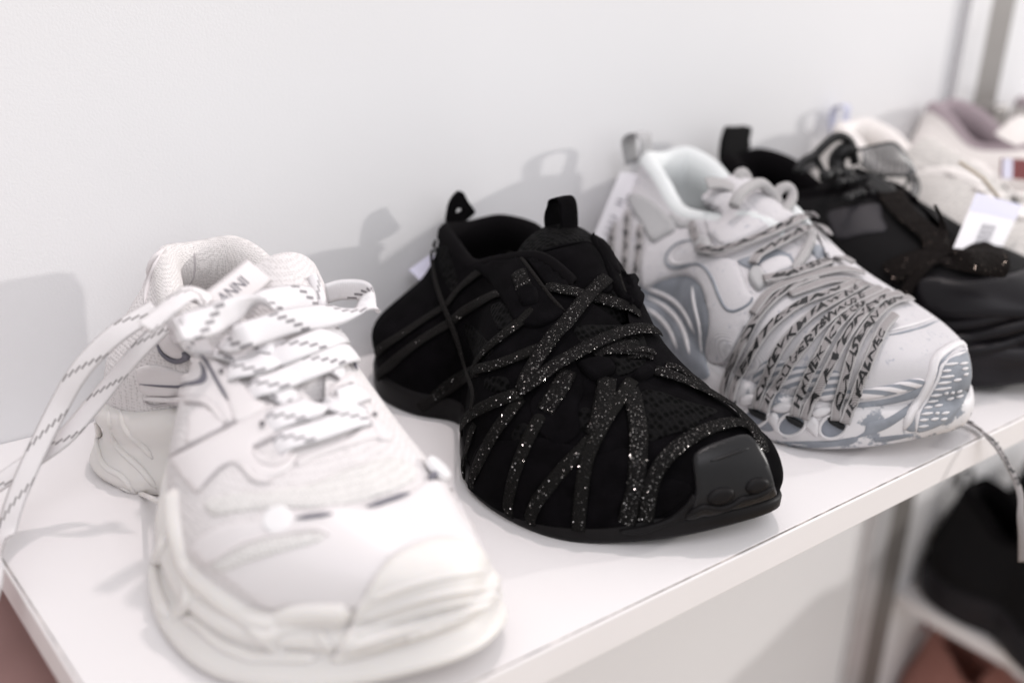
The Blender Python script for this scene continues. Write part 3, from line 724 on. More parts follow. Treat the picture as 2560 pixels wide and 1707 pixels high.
def zb_white(y): return 0.0 if y > 0.06 else 0.017*((0.06-y)/0.06)**1.5
wht = empty('white_sneaker', (0.11, 0.14, 0.0), 'chunky white sneaker with cream sculpted sole and dashed white laces', 'sneaker')
W_C, W_s, W_o = body_parts(W_heel, W_st, W_toe)
wV, wF = upper_mesh(W_C)
obj('upper', wV, wF, mWMesh, wht)
wsV, wsF, _ = sole_mesh(W_C, [(0.0, -0.004), (-0.06, 0.001), (0.06, 0.0045), (0.20, 0.0060), (0.38, 0.0025), (0.56, 0.0035), (0.70, 0.0085), (0.84, 0.0105), (0.94, 0.0092), (1.0, 0.0055)], zb_white)
obj('sole', wsV, wsF, mWSole, wht)
wlV, wlF = lining(W_C, W_s, W_o, 0.05, roll=0.006)
obj('lining', wlV, wlF, mWLin, wht)
wtV, wtF = slab([(0.112, 0.105, 0.078, 0.016, 0.004), (0.118, 0.13, 0.092, 0.020, 0.006), (0.126, 0.152, 0.102, 0.023, 0.008), (0.135, 0.173, 0.110, 0.023, 0.009), (0.141, 0.189, 0.1145, 0.020, 0.009)], 0.013)
obj('tongue', wtV, wtF, mWMesh, wht)
W_bvh = bvh_of((wV, wF), (wsV, wsF), (wtV, wtF), (wlV, wlF))
# panels, print, ribs and laces of the white sneaker
mWInk = plain('grey_print', (0.13, 0.125, 0.15), 0.5)
mWSeam = plain('grey_seam_line', (0.42, 0.39, 0.40), 0.8)  # mid grey for the thin beads along the seams
mWGreen = knit('greenish_mesh', (0.66, 0.64, 0.627), (0.54, 0.52, 0.508), scale=640, size=0.3, bump=0.5)
mWLace = dashed('dashed_white_lace', (0.70, 0.678, 0.69), (0.11, 0.10, 0.11))
mWLaceE = dashed('dashed_white_lace_flat', (0.705, 0.678, 0.682), (0.10, 0.085, 0.085), rows=7.0, period=0.034, slant=0.024, length=0.0042, ofs=0.006)
w1, w2, w3 = (200, 560), (300, 960), (560, 1185)
# lower layers first: woven midfoot panels
patch('toe_panel', W_bvh, zc(w3, [(-250, 560), (-60, 400), (280, 335), (520, 300), (860, 235), (1080, 250), (1380, 150), (1530, 50), (1680, 90), (1850, 300), (1930, 450), (1960, 620), (1880, 540), (1700, 490), (1500, 515), (1280, 615), (1150, 745), (1060, 900), (990, 1000), (700, 985), (480, 985), (330, 1005), (150, 880), (0, 770), (-180, 640)]), 0.0014, mWGloss, wht, step=14, edge=5)
patch('vent_mesh', W_bvh, zc(w3, [(-90, 690), (0, 610), (200, 515), (450, 462), (680, 438), (770, 470), (700, 530), (450, 590), (200, 660), (20, 730)]), 0.0020, mWGreen, wht, step=12, edge=4)
bead('vent_piping', W_bvh, zc(w3, [(-90, 670), (0, 600), (200, 505), (450, 452), (690, 425), (790, 470)]), 0.0011, mWPanel, wht, lift=0.0016)
patch('vamp_mesh', W_bvh, zc(w2, [(640, 880), (850, 820), (1100, 800), (1400, 760), (1700, 640), (2000, 560), (2180, 600), (2220, 700), (2050, 800), (1800, 880), (1500, 930), (1200, 930), (900, 960), (700, 980)]), 0.0010, mWGreen, wht, step=14, edge=4)
patch('midfoot_panel', W_bvh, zc(w2, [(390, 560), (560, 470), (800, 340), (1000, 240), (1130, 150), (1230, 260), (1250, 340), (1080, 430), (1000, 490), (1040, 580), (1130, 620), (1230, 590), (1300, 520), (1310, 600), (1200, 680), (1030, 730), (940, 640), (860, 600), (770, 630), (680, 715), (590, 815), (520, 760), (450, 660)]), 0.0014, mWPanel, wht, step=13, edge=4)
patch('side_panel', W_bvh, zc(w2, [(510, 330), (520, 230), (620, 180), (720, 230), (780, 310), (700, 380), (510, 450)]), 0.0012, mWPanel, wht, step=12, edge=4)
patch('quarter_panel', W_bvh, zc(w1, [(440, 1080), (600, 1060), (800, 1120), (860, 1080), (830, 1000), (900, 1010), (1000, 1080), (1110, 1320), (1150, 1480), (1080, 1480), (1010, 1380), (900, 1310), (700, 1290), (500, 1280), (440, 1200)]), 0.0013, mWPanel, wht, step=13, edge=4)
patch('ankle_panel', W_bvh, zc(w1, [(570, 800), (640, 740), (700, 860), (780, 950), (790, 1000), (720, 1010), (640, 970), (590, 900)]), 0.0013, mWPanel, wht, step=11, edge=4)
patch('eyestay', W_bvh, zc(w1, [(860, 900), (960, 930), (1060, 1050), (1200, 1180), (1300, 1300), (1400, 1380), (1200, 1500), (1130, 1420), (1110, 1320), (1020, 1160), (950, 1020)]), 0.0018, mWPanel, wht, step=12, edge=4)
patch('eyestay', W_bvh, zc(w2, [(1560, 60), (1700, -60), (1780, -20), (1880, 180), (1960, 320), (2040, 420), (1930, 420), (1840, 290), (1740, 150), (1640, 110)]), 0.0018, mWPanel, wht, step=12, edge=4)
patch('lace_loop_panel', W_bvh, zc(w2, [(1320, 580), (1500, 500), (1700, 420), (1850, 320), (1960, 400), (1850, 430), (1650, 490), (1450, 560), (1340, 620)]), 0.0016, mWPanel, wht, step=12, edge=4)
for pts, r, m_ in [
    ([(180, 105), (400, 118), (600, 125), (690, 170), (750, 260), (795, 305)], 0.0014, mWPanel),
    ([(1000, 490), (1040, 570), (1130, 608), (1220, 580), (1280, 500)], 0.0013, mWPanel),
    ([(860, 592), (930, 620), (975, 690), (1040, 735), (1150, 730)], 0.0012, mWPanel),
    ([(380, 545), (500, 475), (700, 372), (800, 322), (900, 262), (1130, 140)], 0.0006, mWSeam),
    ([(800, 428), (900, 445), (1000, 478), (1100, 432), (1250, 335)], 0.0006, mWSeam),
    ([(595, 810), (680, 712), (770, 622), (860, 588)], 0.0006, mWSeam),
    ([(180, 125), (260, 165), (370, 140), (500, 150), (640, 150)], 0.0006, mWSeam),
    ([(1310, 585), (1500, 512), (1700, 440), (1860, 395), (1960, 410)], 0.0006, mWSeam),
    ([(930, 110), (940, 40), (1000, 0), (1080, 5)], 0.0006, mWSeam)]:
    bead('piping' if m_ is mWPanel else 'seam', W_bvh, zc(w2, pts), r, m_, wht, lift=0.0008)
# printed grey marks
patch('swoosh_mark', W_bvh, zc(w1, [(570, 828), (600, 915), (650, 982), (715, 1010), (768, 1003), (786, 980), (783, 955), (834, 1000), (800, 1030), (730, 1042), (660, 1014), (606, 955)]), 0.0003, mWInk, wht, step=6, edge=2, lift=0.0016)
patch('swoosh_mark', W_bvh, zc(w1, [(455, 1196), (600, 1200), (750, 1202), (865, 1192), (915, 1165), (928, 1110), (910, 1042), (948, 1090), (966, 1150), (950, 1195), (900, 1217), (780, 1221), (600, 1213)]), 0.0003, mWInk, wht, step=6, edge=2, lift=0.0016)
for o_, pts, r in [(w1, [(850, 915), (920, 978), (970, 1060), (1030, 1180), (1080, 1270), (1112, 1330)], 0.0007),
                   (w3, [(540, 346), (650, 330), (810, 312)], 0.0010), (w3, [(1070, 262), (1220, 215), (1385, 158)], 0.0011), (w3, [(1525, 55), (1560, 25), (1590, 0)], 0.0014),
                   (w1, [(1985, 985), (2030, 1040), (2060, 1110)], 0.0009)]:
    bead('print_line', W_bvh, zc(o_, pts), r, mWInk, wht, lift=0.0016)
mDot = plain('white_disc', (0.72, 0.705, 0.71), 0.4)
disc('eyelet_disc', W_bvh, 694, 1302, 0.0056, 0.0012, mDot, wht, lift=0.001)
disc('eyelet_disc', W_bvh, 1086, 1180, 0.0062, 0.0022, mDot, wht, lift=0.002)
# rubber toe guard with ribs
tg, tg_m = patch('toe_guard', W_bvh, zc(w3, [(985, 1010), (1060, 895), (1150, 740), (1280, 610), (1500, 512), (1700, 488), (1880, 535), (1965, 640), (2010, 730), (2085, 835), (2095, 910), (2040, 975), (1850, 1075), (1600, 1180), (1300, 1290), (1050, 1370), (870, 1420), (800, 1380), (880, 1270), (950, 1130)]), 0.0026, mWSole, wht, step=13, edge=7)
tgb = bvh_of(tg_m)
for pts in ([(1090, 950), (1300, 870), (1600, 780), (2000, 715)], [(1020, 1090), (1250, 1010), (1600, 910), (2070, 830)], [(960, 1200), (1250, 1100), (1600, 1000), (2085, 905)], [(900, 1330), (1200, 1220), (1600, 1090), (2045, 965)]):
    bead('rib', tgb, zc(w3, pts), 0.0015, mWSole, tg, lift=-0.0004)
# sculpted sole
zr = (300, 1000); sr = 2.218
for pts, r in [([(300, 490), (305, 650), (335, 800), (385, 930), (490, 1040), (690, 1180), (830, 1225), (1000, 1180), (1290, 1180)], 0.0050),
               ([(265, 620), (255, 760), (190, 930), (215, 1090), (270, 1200)], 0.0030),
               ([(300, 830), (345, 980), (385, 1070), (335, 1160), (290, 1230)], 0.0028),
               ([(385, 1070), (470, 1060), (560, 1100), (690, 1200), (800, 1310), (870, 1270), (1000, 1240), (1270, 1240)], 0.0034),
               ([(345, 1200), (430, 1230), (560, 1350), (680, 1400), (750, 1420), (1100, 1425)], 0.0030),
               ([(800, 1310), (850, 1370), (940, 1400)], 0.0026), ([(1080, 1260), (1130, 1330), (1190, 1400)], 0.0022)]:
    bead('sole_rib', W_bvh, zc(zr, pts, sr), r, mWSole, wht, lift=-0.0006, ns=10)
z4 = (0, 1000)
for pts, r in [([(930, 230), (965, 420), (1005, 600), (1080, 690), (1200, 745), (1300, 860), (1390, 985)], 0.0018),
               ([(1085, 90), (1100, 300), (1160, 450), (1290, 580), (1420, 700), (1570, 890)], 0.0018),
               ([(1200, 100), (1230, 260), (1290, 350), (1400, 430), (1530, 590)], 0.0018),
               ([(1050, 750), (1150, 860), (1220, 960), (1310, 1005), (1420, 1015), (1650, 980)], 0.0012)]:
    bead('sole_rib', W_bvh, zc(z4, pts, 4.0), r, mWSole, wht, lift=-0.0004)
# collar piping at the heel
bead('collar_seam', W_bvh, zc(w1, [(850, 170), (858, 260), (855, 400), (800, 480)]), 0.0006, mWSeam, wht)
bead('heel_trim', W_bvh, zc(w1, [(640, 195), (560, 270), (500, 360), (440, 490)]), 0.0016, mWPanel, wht, lift=0.0008)
bead('heel_trim', W_bvh, zc(w1, [(600, 240), (540, 380), (500, 520), (490, 600)]), 0.0012, mWPanel, wht, lift=0.0004)
# crossing laces
for o_, pts, wd, lf in [
    (w2, [(1130, 480), (1300, 430), (1500, 372), (1700, 300), (1890, 255)], 0.0112, 0.0020),
    (w2, [(1065, 325), (1250, 265), (1480, 190), (1680, 130), (1830, 60)], 0.0115, 0.0024),
    (w2, [(1170, 110), (1280, 170), (1400, 220), (1560, 260)], 0.0105, 0.0016),
    (w1, [(1240, 1270), (1450, 1230), (1700, 1120), (1900, 1030), (2030, 990)], 0.0115, 0.0030),
    (w1, [(1250, 1190), (1400, 1230), (1520, 1300), (1640, 1370)], 0.0105, 0.0018),
    (w1, [(1075, 1140), (1300, 1110), (1550, 1010), (1750, 920), (1960, 850)], 0.0115, 0.0034),
    (w1, [(980, 950), (1150, 1000), (1330, 1060), (1470, 1130)], 0.0105, 0.0026),
    (w1, [(1180, 880), (1400, 930), (1600, 990), (1850, 1080), (2010, 1150)], 0.0105, 0.0020),
    (w2, [(1480, 150), (1650, 190), (1800, 230), (1900, 260)], 0.0105, 0.0018)]:
    lace('lace', W_bvh, zc(o_, pts), wd, mWLace, wht, thick=0.0014, lift=lf, dive=0.0048)
# bow
def P1(x, y, d): return at_y(200+x/3, 560+y/3, d)
free_lace('bow_strand', [P1(960, 880, .141), P1(840, 868, .137), P1(755, 828, .132), P1(750, 785, .128), P1(830, 765, .1270), P1(1000, 720, .1290), P1(1150, 660, .132), P1(1350, 595, .138), P1(1600, 560, .146), P1(1760, 575, .150)],
          [(.1, .6, -.75), (-.2, .6, -.6), (-.85, .2, -.2), (-.75, -.55, .4), (-.2, -.78, .6), (-.12, -.78, .62), (-.12, -.78, .62), (-.12, -.78, .62), (-.12, -.78, .62), (-.12, -.78, .62)], 0.0128, mWLace, wht, thick=0.0016, n=100)
free_lace('bow_strand', [P1(1080, 905, .139), P1(1140, 880, .131), P1(1230, 840, .1255), P1(1350, 800, .127), P1(1550, 740, .129), P1(1800, 700, .131), P1(2050, 665, .133), P1(2160, 625, .136), P1(2192, 560, .142), P1(2120, 505, .150), P1(1960, 500, .156), P1(1850, 530, .158)],
          [(-.3, -.7, .65), (-.2, -.75, .65), (-.1, -.75, .65), (-.1, -.75, .65), (-.1, -.8, .6), (0, -.85, .5), (.2, -.9, .4), (.7, -.7, .3), (1, -.1, .2), (.7, .7, .2), (.1, .95, .2), (0, 1, .2)], 0.0114, mWLace, wht, thick=0.0016, n=110)
free_lace('bow_strand', [P1(1745, 400, .163), P1(1775, 480, .158), P1(1800, 560, .152), P1(1815, 640, .148)], (-.3, -.9, .25), 0.0052, mWLace, wht, thick=0.0025)
free_lace('bow_strand', [P1(960, 600, .150), P1(900, 550, .152), P1(830, 525, .152), P1(760, 560, .150), P1(640, 660, .147), P1(500, 790, .143)], [(.2, -.7, .7), (.2, -.5, .85), (0, -.3, 1), (-.5, -.4, .8), (-.5, -.6, .6), (-.4, -.7, .6)], 0.0095, mWLaceE, wht, thick=0.0014)
knot = P1(860, 810, .126)
patch('knot', W_bvh, zc(w1, [(725, 740), (790, 690), (900, 720), (960, 800), (900, 880), (800, 890), (740, 830)]), 0.006, plain('lace_white', (0.68, 0.655, 0.665), 0.75, bump=0.2, bscale=900), wht, step=8, edge=7)
# loose ends hanging over the end of the shelf
def P0(x, y, z): return at_z(x/1.844, 650+y/1.844, z)
def PX(x, y, xx): return at_x(x/1.844, 650+y/1.844, xx)
free_lace('lace_end', [P0(720, 225, .101), P0(560, 325, .094), P0(440, 430, .084), P0(350, 540, .073), P0(270, 680, .059), P0(195, 830, .046), P0(125, 980, .034), P0(65, 1130, .022), P0(25, 1290, .010), PX(-10, 1420, -0.006), PX(-50, 1560, -0.012), PX(-90, 1720, -0.016)],
          [(-.4, -.6, .7), (-.4, -.6, .7), (-.3, -.65, .7), (-.3, -.65, .7), (-.3, -.65, .7), (-.3, -.65, .7), (-.35, -.65, .65), (-.4, -.65, .6), (-.6, -.6, .5), (-.8, -.55, .3), (-.85, -.5, .1), (-.9, -.4, 0)], 0.0098, mWLaceE, wht, n=110, thick=0.0010)
free_lace('lace_end', [P0(760, 300, .096), P0(640, 420, .084), P0(520, 560, .068), P0(420, 680, .056), P0(300, 815, .044), P0(170, 910, .036), P0(60, 985, .030), P0(-60, 1070, .022), P0(-160, 1200, .012)],
          (-.25, -.6, .76), 0.0088, mWLaceE, wht, n=90, thick=0.0010)
for o_, x_, y_ in ((w2, 1655, 165), (w2, 1888, 262), (w2, 1068, 332), (w1, 1078, 1135), (w1, 985, 950), (w1, 1370, 1525)):
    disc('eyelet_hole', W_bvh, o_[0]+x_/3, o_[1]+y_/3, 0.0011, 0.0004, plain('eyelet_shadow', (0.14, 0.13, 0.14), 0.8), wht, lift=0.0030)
# tongue label with its lettering
lc = [P1(985, 600, .158), P1(1330, 310, .168)]
lfr = free_lace('tongue_label', [P1(990, 640, .150), P1(1120, 540, .155), P1(1240, 440, .160), P1(1340, 350, .165)], (-.15, -.75, .64), 0.0155, mWPanel, wht, thick=0.001, roundness=0.1)[1]
text_on('lettering', lfr, 'ANNI', 0.0078, mWInk, wht, start=0.0058, thick=0.001, lift=0.0004, flip=1, across=0.001, stretch=0.95, bold=-0.006)
# ------------------------------------------------------------------ grey and white distressed sneaker
BLUE = (0.235, 0.25, 0.28)
mGKnit = ribbed('pale_ribbed_knit', (0.60, 0.58, 0.595), (0.50, 0.485, 0.50), scale=620, axis='X', bump=0.35, distort=1.0, wear=(0.40, 0.40, 0.44), wscale=260, wpos=0.60)
mGPlain = plain('grey_blue_base', BLUE, 0.7, bump=0.2, bscale=900, var=0.25, vscale=60)
mGSole = ribbed('worn_pale_rubber', (0.62, 0.60, 0.61), (0.60, 0.58, 0.59), scale=20, bump=0.05, rough=0.5, wear=BLUE, wscale=48, wpos=0.545)
mGLin = plain('pale_blue_lining', (0.63, 0.65, 0.652), 0.85, bump=0.1, bscale=900)
G_heel = [(0.458, 0.284, 0.034), (0.461, 0.287, 0.050), (0.474, 0.281, 0.078), (0.482, 0.277, 0.100), (0.485, 0.273, 0.112)]
G_toe = [(0.452, 0.001, 0.034), (0.453, -0.001, 0.041), (0.452, 0.0005, 0.049), (0.451, 0.005, 0.055), (0.449, 0.0115, 0.0585)]
G_st = [
 S(0.266, 0.424, 0.500, 0.034, 0.115, 0.484, 0.024, k=(0.95, 0.45, 0.10), h=(0.30, 0.60, 0.85)),
 S(0.240, 0.410, 0.512, 0.034, 0.108, 0.481, 0.034, k=(0.95, 0.48, 0.12), h=(0.30, 0.60, 0.85)),
 S(0.210, 0.408, 0.512, 0.036, 0.092, 0.476, 0.037, k=(0.92, 0.55, 0.18), h=(0.30, 0.62, 0.85)),
 S(0.180, 0.412, 0.508, 0.038, 0.094, 0.470, 0.032, k=(0.90, 0.62, 0.25), h=(0.30, 0.64, 0.88)),
 S(0.150, 0.394, 0.505, 0.036, 0.101, 0.464, 0.025, k=(0.95, 0.70, 0.35), h=(0.32, 0.68, 0.90)),
 S(0.120, 0.381, 0.504, 0.032, 0.094, 0.458, 0.014, k=(1.0, 0.78, 0.40), h=(0.34, 0.70, 0.92)),
 S(0.090, 0.378, 0.503, 0.030, 0.084, 0.450, 0.0, k=(1.0, 0.82, 0.45)),
 S(0.060, 0.384, 0.502, 0.029, 0.075, 0.446, 0.0, k=(1.0, 0.84, 0.48)),
 S(0.034, 0.399, 0.497, 0.030, 0.067, 0.446, 0.0, k=(1.0, 0.84, 0.48)),
 S(0.014, 0.421, 0.482, 0.032, 0.060, 0.449, 0.0, k=(1.0, 0.84, 0.48)),
]
def zb_grey(y): return 0.0 if y > 0.06 else 0.016*((0.06-y)/0.06)**1.5
gry = empty('grey_sneaker', (0.45, 0.14, 0.0), 'worn grey and white sneaker with scribbled grey laces threaded through sole loops', 'sneaker')
G_C, G_s, G_o = body_parts(G_heel, G_st, G_toe)
gV, gF = upper_mesh(G_C)
obj('upper', gV, gF, mGKnit, gry)
gsV, gsF, _ = sole_mesh(G_C, [(0.0, -0.004), (-0.04, 0.001), (0.10, 0.004), (0.35, 0.0055), (0.65, 0.0055), (0.9, 0.004), (1.0, 0.001)], zb_grey)
obj('sole', gsV, gsF, mGSole, gry)
glV, glF = lining(G_C, G_s, G_o, 0.05, roll=0.006)
obj('lining', glV, glF, mGLin, gry)
gtV, gtF = slab([(0.455, 0.105, 0.082, 0.018, 0.004), (0.459, 0.13, 0.094, 0.021, 0.006), (0.463, 0.155, 0.104, 0.024, 0.008), (0.467, 0.178, 0.111, 0.026, 0.010), (0.469, 0.192, 0.115, 0.024, 0.010)], 0.012)
obj('tongue', gtV, gtF, mGKnit, gry)
G_bvh = bvh_of((gV, gF), (gsV, gsF), (gtV, gtF))
# panels, sole detail and scribbled laces of the grey sneaker
g1, g2 = (1500, 300), (1750, 680)
mGCup = plain('blue_grey_cup', (0.20, 0.215, 0.25), 0.55, var=0.2, vscale=80)
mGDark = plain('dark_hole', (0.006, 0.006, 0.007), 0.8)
mGPale = plain('pale_rubber', (0.61, 0.59, 0.60), 0.5, var=0.05, vscale=60)
mGGrey = plain('mid_grey_webbing', (0.38, 0.375, 0.38), 0.7, bump=0.3, bscale=1500)
mGCord = ribbed('grey_cord', (0.44, 0.425, 0.425), (0.33, 0.32, 0.32), scale=420, axis='DIAGONAL', bump=0.5, distort=1.0)
mGLace = ribbed('grey_flat_lace', (0.325, 0.303, 0.303), (0.22, 0.203, 0.205), scale=420, axis='DIAGONAL', bump=0.4, distort=1.0)
mGInk = plain('black_ink', (0.008, 0.008, 0.009), 0.6)
mGStripe = ribbed('striped_band', (0.68, 0.65, 0.66), BLUE, scale=105, axis='DIAGONAL', bump=0.5, distort=0.3, sharp=0.1)
Ztop = lambda p: zc(g1, p); Zb = lambda p: zc(g2, p)
patch('heel_side', G_bvh, Ztop([(300, 1230), (450, 1200), (600, 1165), (700, 1170), (780, 1250), (820, 1400), (820, 1560), (800, 1800), (820, 1920), (700, 1960), (520, 1900), (380, 1750), (300, 1500)]), 0.0010, mGPlain, gry, step=14, edge=4)
for pts in ([(350, 1320), (480, 1395), (580, 1490), (640, 1600), (680, 1760)], [(345, 1410), (450, 1480), (540, 1590), (590, 1720)], [(700, 1250), (720, 1400), (760, 1560), (770, 1750)], [(345, 1260), (520, 1330), (640, 1440), (720, 1600)]):
    bead('side_rib', G_bvh, Ztop(pts), 0.0015, mGPale, gry, lift=0.0006)
ovl, ovl_m = patch('quarter_overlay', G_bvh, Ztop([(320, 1015), (430, 942), (560, 862), (690, 812), (740, 905), (790, 1010), (1000, 1055), (1080, 1180), (1120, 1290), (1200, 1330), (1300, 1290), (1180, 1430), (1110, 1560)])+Zb([(330, 430), (245, 610), (185, 680), (120, 690), (62, 650), (50, 580), (75, 400), (62, 200)])+Ztop([(815, 1420), (770, 1260), (690, 1182), (600, 1174), (450, 1212), (325, 1260)]), 0.0022, mGKnit, gry, step=12, edge=5)
ob = bvh_of(ovl_m)
bead('window_frame', ob, Ztop([(700, 900), (600, 915), (520, 975), (485, 1040), (510, 1100), (580, 1112), (690, 1080), (770, 1090), (840, 1190), (890, 1320), (955, 1430), (1040, 1425), (1150, 1350), (1130, 1280)]), 0.0011, mGPlain, gry, lift=-0.0002)
bead('window_rim', ob, Ztop([(660, 920), (580, 950), (530, 1010), (525, 1070), (600, 1085), (690, 1060)]), 0.0010, mGPale, gry, lift=0.0)
patch('heel_strap', G_bvh, Ztop([(225, 560), (330, 570), (470, 670), (570, 810), (480, 880), (390, 915), (320, 790), (230, 640)]), 0.0022, mGGrey, gry, step=10, edge=4)
patch('collar_panel', G_bvh, Ztop([(560, 680), (640, 690), (720, 800), (690, 815), (570, 800), (520, 730)]), 0.0012, mGGrey, gry, step=10, edge=4)
patch('tongue_top', G_bvh, Ztop([(770, 620), (880, 560), (1000, 555), (1120, 640), (1200, 720), (1270, 760), (1280, 830), (1150, 890), (950, 980), (880, 960), (800, 800)]), 0.0018, mGKnit, gry, step=11, edge=5)
patch('tongue_flap', G_bvh, Ztop([(820, 830), (1000, 760), (1200, 710), (1280, 790), (1150, 880), (950, 960), (860, 900)]), 0.0034, mGKnit, gry, step=10, edge=5)
bead('tongue_piping', G_bvh, Ztop([(760, 640), (800, 720), (850, 750)]), 0.0012, mGPale, gry, lift=0.002)
patch('throat_patch', G_bvh, Ztop([(1030, 1060), (1130, 1020), (1250, 960), (1420, 1010), (1480, 1090), (1640, 1080), (1560, 960), (1640, 940), (1720, 1040), (1600, 1120), (1400, 1160), (1240, 1150), (1100, 1110)]), 0.0012, mGPlain, gry, step=11, edge=4)
patch('throat_tongue', G_bvh, Ztop([(1190, 1110), (1300, 1040), (1400, 1040), (1440, 1110), (1330, 1160), (1260, 1210)]), 0.0026, mGKnit, gry, step=10, edge=4)
patch('lace_keeper', G_bvh, Ztop([(1115, 1190), (1150, 1115), (1210, 1130), (1255, 1215), (1210, 1280), (1165, 1275)]), 0.0040, mGGrey, gry, step=8, edge=5)
patch('lace_keeper', G_bvh, Ztop([(720, 910), (780, 880), (835, 900), (840, 1000), (790, 1030), (745, 1020)]), 0.0040, mGGrey, gry, step=8, edge=5)
patch('side_mesh', G_bvh, Zb([(400, 780), (520, 650), (700, 690), (880, 720), (1060, 760), (1000, 900), (760, 890), (560, 860), (420, 840)]), 0.0006, ribbed('blue_ribbed_side', (0.60, 0.58, 0.595), BLUE, scale=120, axis='DIAGONAL', bump=0.5, distort=0.5, sharp=0.15), gry, step=12, edge=4)
patch('foxing_stripe', G_bvh, Zb([(880, 920), (1000, 880), (1190, 880), (1400, 850), (1600, 800), (1680, 810), (1650, 860), (1450, 915), (1200, 955), (950, 965)]), 0.0014, mGStripe, gry, step=10, edge=3)
# worn blue-grey areas of the sole
for q in ([(1160, 985), (1400, 950), (1600, 885), (1700, 800), (1790, 700), (1760, 660), (1840, 590), (1950, 520), (1960, 540), (1850, 640), (1790, 780), (1690, 900), (1590, 950), (1400, 995), (1190, 1015)],
          [(1230, 1200), (1260, 1130), (1400, 1095), (1540, 1010), (1650, 930), (1620, 1010), (1500, 1110), (1360, 1190), (1150, 1250)],
          [(560, 1275), (800, 1268), (1000, 1262), (1180, 1235), (1130, 1290), (880, 1315), (640, 1305)],
          [(400, 1130), (520, 1090), (600, 1080), (560, 1180), (480, 1190)],
          [(1300, 1250), (1400, 1230), (1560, 1215), (1600, 1225), (1450, 1262), (1330, 1272)],
          [(1540, 1180), (1570, 1090), (1640, 1000), (1610, 1100), (1625, 1190)]):
    patch('worn_band', G_bvh, Zb(q), 0.0005, mGPlain, gry, step=10, edge=2)
for q in ([(300, 950), (350, 915), (420, 930), (420, 985), (360, 1000), (310, 985)], [(540, 1010), (620, 975), (700, 990), (720, 1030), (640, 1055), (560, 1045)], [(830, 1050), (900, 1010), (990, 1015), (1010, 1040), (930, 1080), (860, 1085)],
          [(500, 1080), (560, 1050), (600, 1110), (580, 1200), (540, 1150)], [(780, 1130), (850, 1080), (900, 1150), (880, 1230), (830, 1200)]):
    patch('sole_bridge', G_bvh, Zb(q), 0.0018, mGPale, gry, step=8, edge=5)
for cx_, cy_, rx, ry in ((415, 1085, 100, 72), (690, 1140, 105, 80), (1000, 1155, 105, 85), (190, 980, 70, 40)):
    el = [(cx_+rx*math.cos(t), cy_+ry*math.sin(t)-0.18*rx*math.cos(t)) for t in np.linspace(0, 2*math.pi, 15)[:-1]]
    cup, cm = patch('lace_port', G_bvh, Zb(el), 0.0012, mGCup, gry, step=8, edge=4)
    P, Q = trace(G_bvh, Zb(el+el[:1]), 40, 0.0008, 2); tube('port_rim', P[:-1], 0.0011, mGPale, cup, closed=True)
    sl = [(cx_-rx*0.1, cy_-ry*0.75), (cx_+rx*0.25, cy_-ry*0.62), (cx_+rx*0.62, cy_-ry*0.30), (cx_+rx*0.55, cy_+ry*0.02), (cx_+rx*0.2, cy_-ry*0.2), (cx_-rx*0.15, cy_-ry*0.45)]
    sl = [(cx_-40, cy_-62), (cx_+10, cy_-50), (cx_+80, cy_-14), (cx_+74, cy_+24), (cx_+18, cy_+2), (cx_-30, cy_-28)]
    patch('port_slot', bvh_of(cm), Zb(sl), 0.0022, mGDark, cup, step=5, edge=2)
# toe rubber with its ladder of ribs
edgeL = [(1620, 1195), (1635, 1090), (1690, 970), (1760, 850), (1800, 770), (1815, 690), (1900, 630), (1990, 600)]
tp_, tpm = patch('toe_rubber', G_bvh, Zb([(1625, 1195), (1640, 1085), (1695, 965), (1765, 845), (1800, 770), (1815, 695), (1900, 632), (1985, 590), (2025, 700), (2020, 850), (1970, 980), (1890, 1085), (1770, 1160)]), 0.0014, mGPlain, gry, step=10, edge=4)
tpb = bvh_of(tpm)
bead('toe_border', tpb, Zb(edgeL), 0.0013, mGPale, gry, lift=0.0002)
bead('toe_border', G_bvh, Zb([(1530, 1180), (1590, 1040), (1680, 900), (1740, 770), (1760, 660), (1850, 580), (1960, 530), (2000, 600)]), 0.0026, mGPale, gry, lift=-0.0002)
rng = random.Random(5)
el_ = np.array(edgeL, float)
for k in range(11):
    y = 700+k*46
    xl = float(np.interp(y, el_[::-1, 1], el_[::-1, 0])); xr = 2015 if y < 860 else 2015-(y-860)*0.55
    x = xl+14; col = 0
    while x < xr-20:
        ln = rng.uniform(60, 130) if col == 0 else rng.uniform(28, 60)
        if rng.random() < 0.85: bead('toe_rib', tpb, Zb([(x, y-(x-xl)*0.10), (x+ln*0.5, y-(x+ln*.5-xl)*0.12), (x+ln, y-(x+ln-xl)*0.14)]), 0.0011, mGPale, tp_, lift=0.0002, n=6, ns=6)
        x += ln+18; col += 1; y += rng.uniform(-10, 10)
bead('toe_seam', G_bvh, Zb([(1410, 445), (1520, 420), (1640, 385), (1760, 340)]), 0.0010, mGPale, gry, lift=0.0004)
bead('toe_seam', G_bvh, Zb([(1420, 475), (1540, 450), (1680, 410), (1800, 360)]), 0.0007, mGPlain, gry, lift=0.0002)
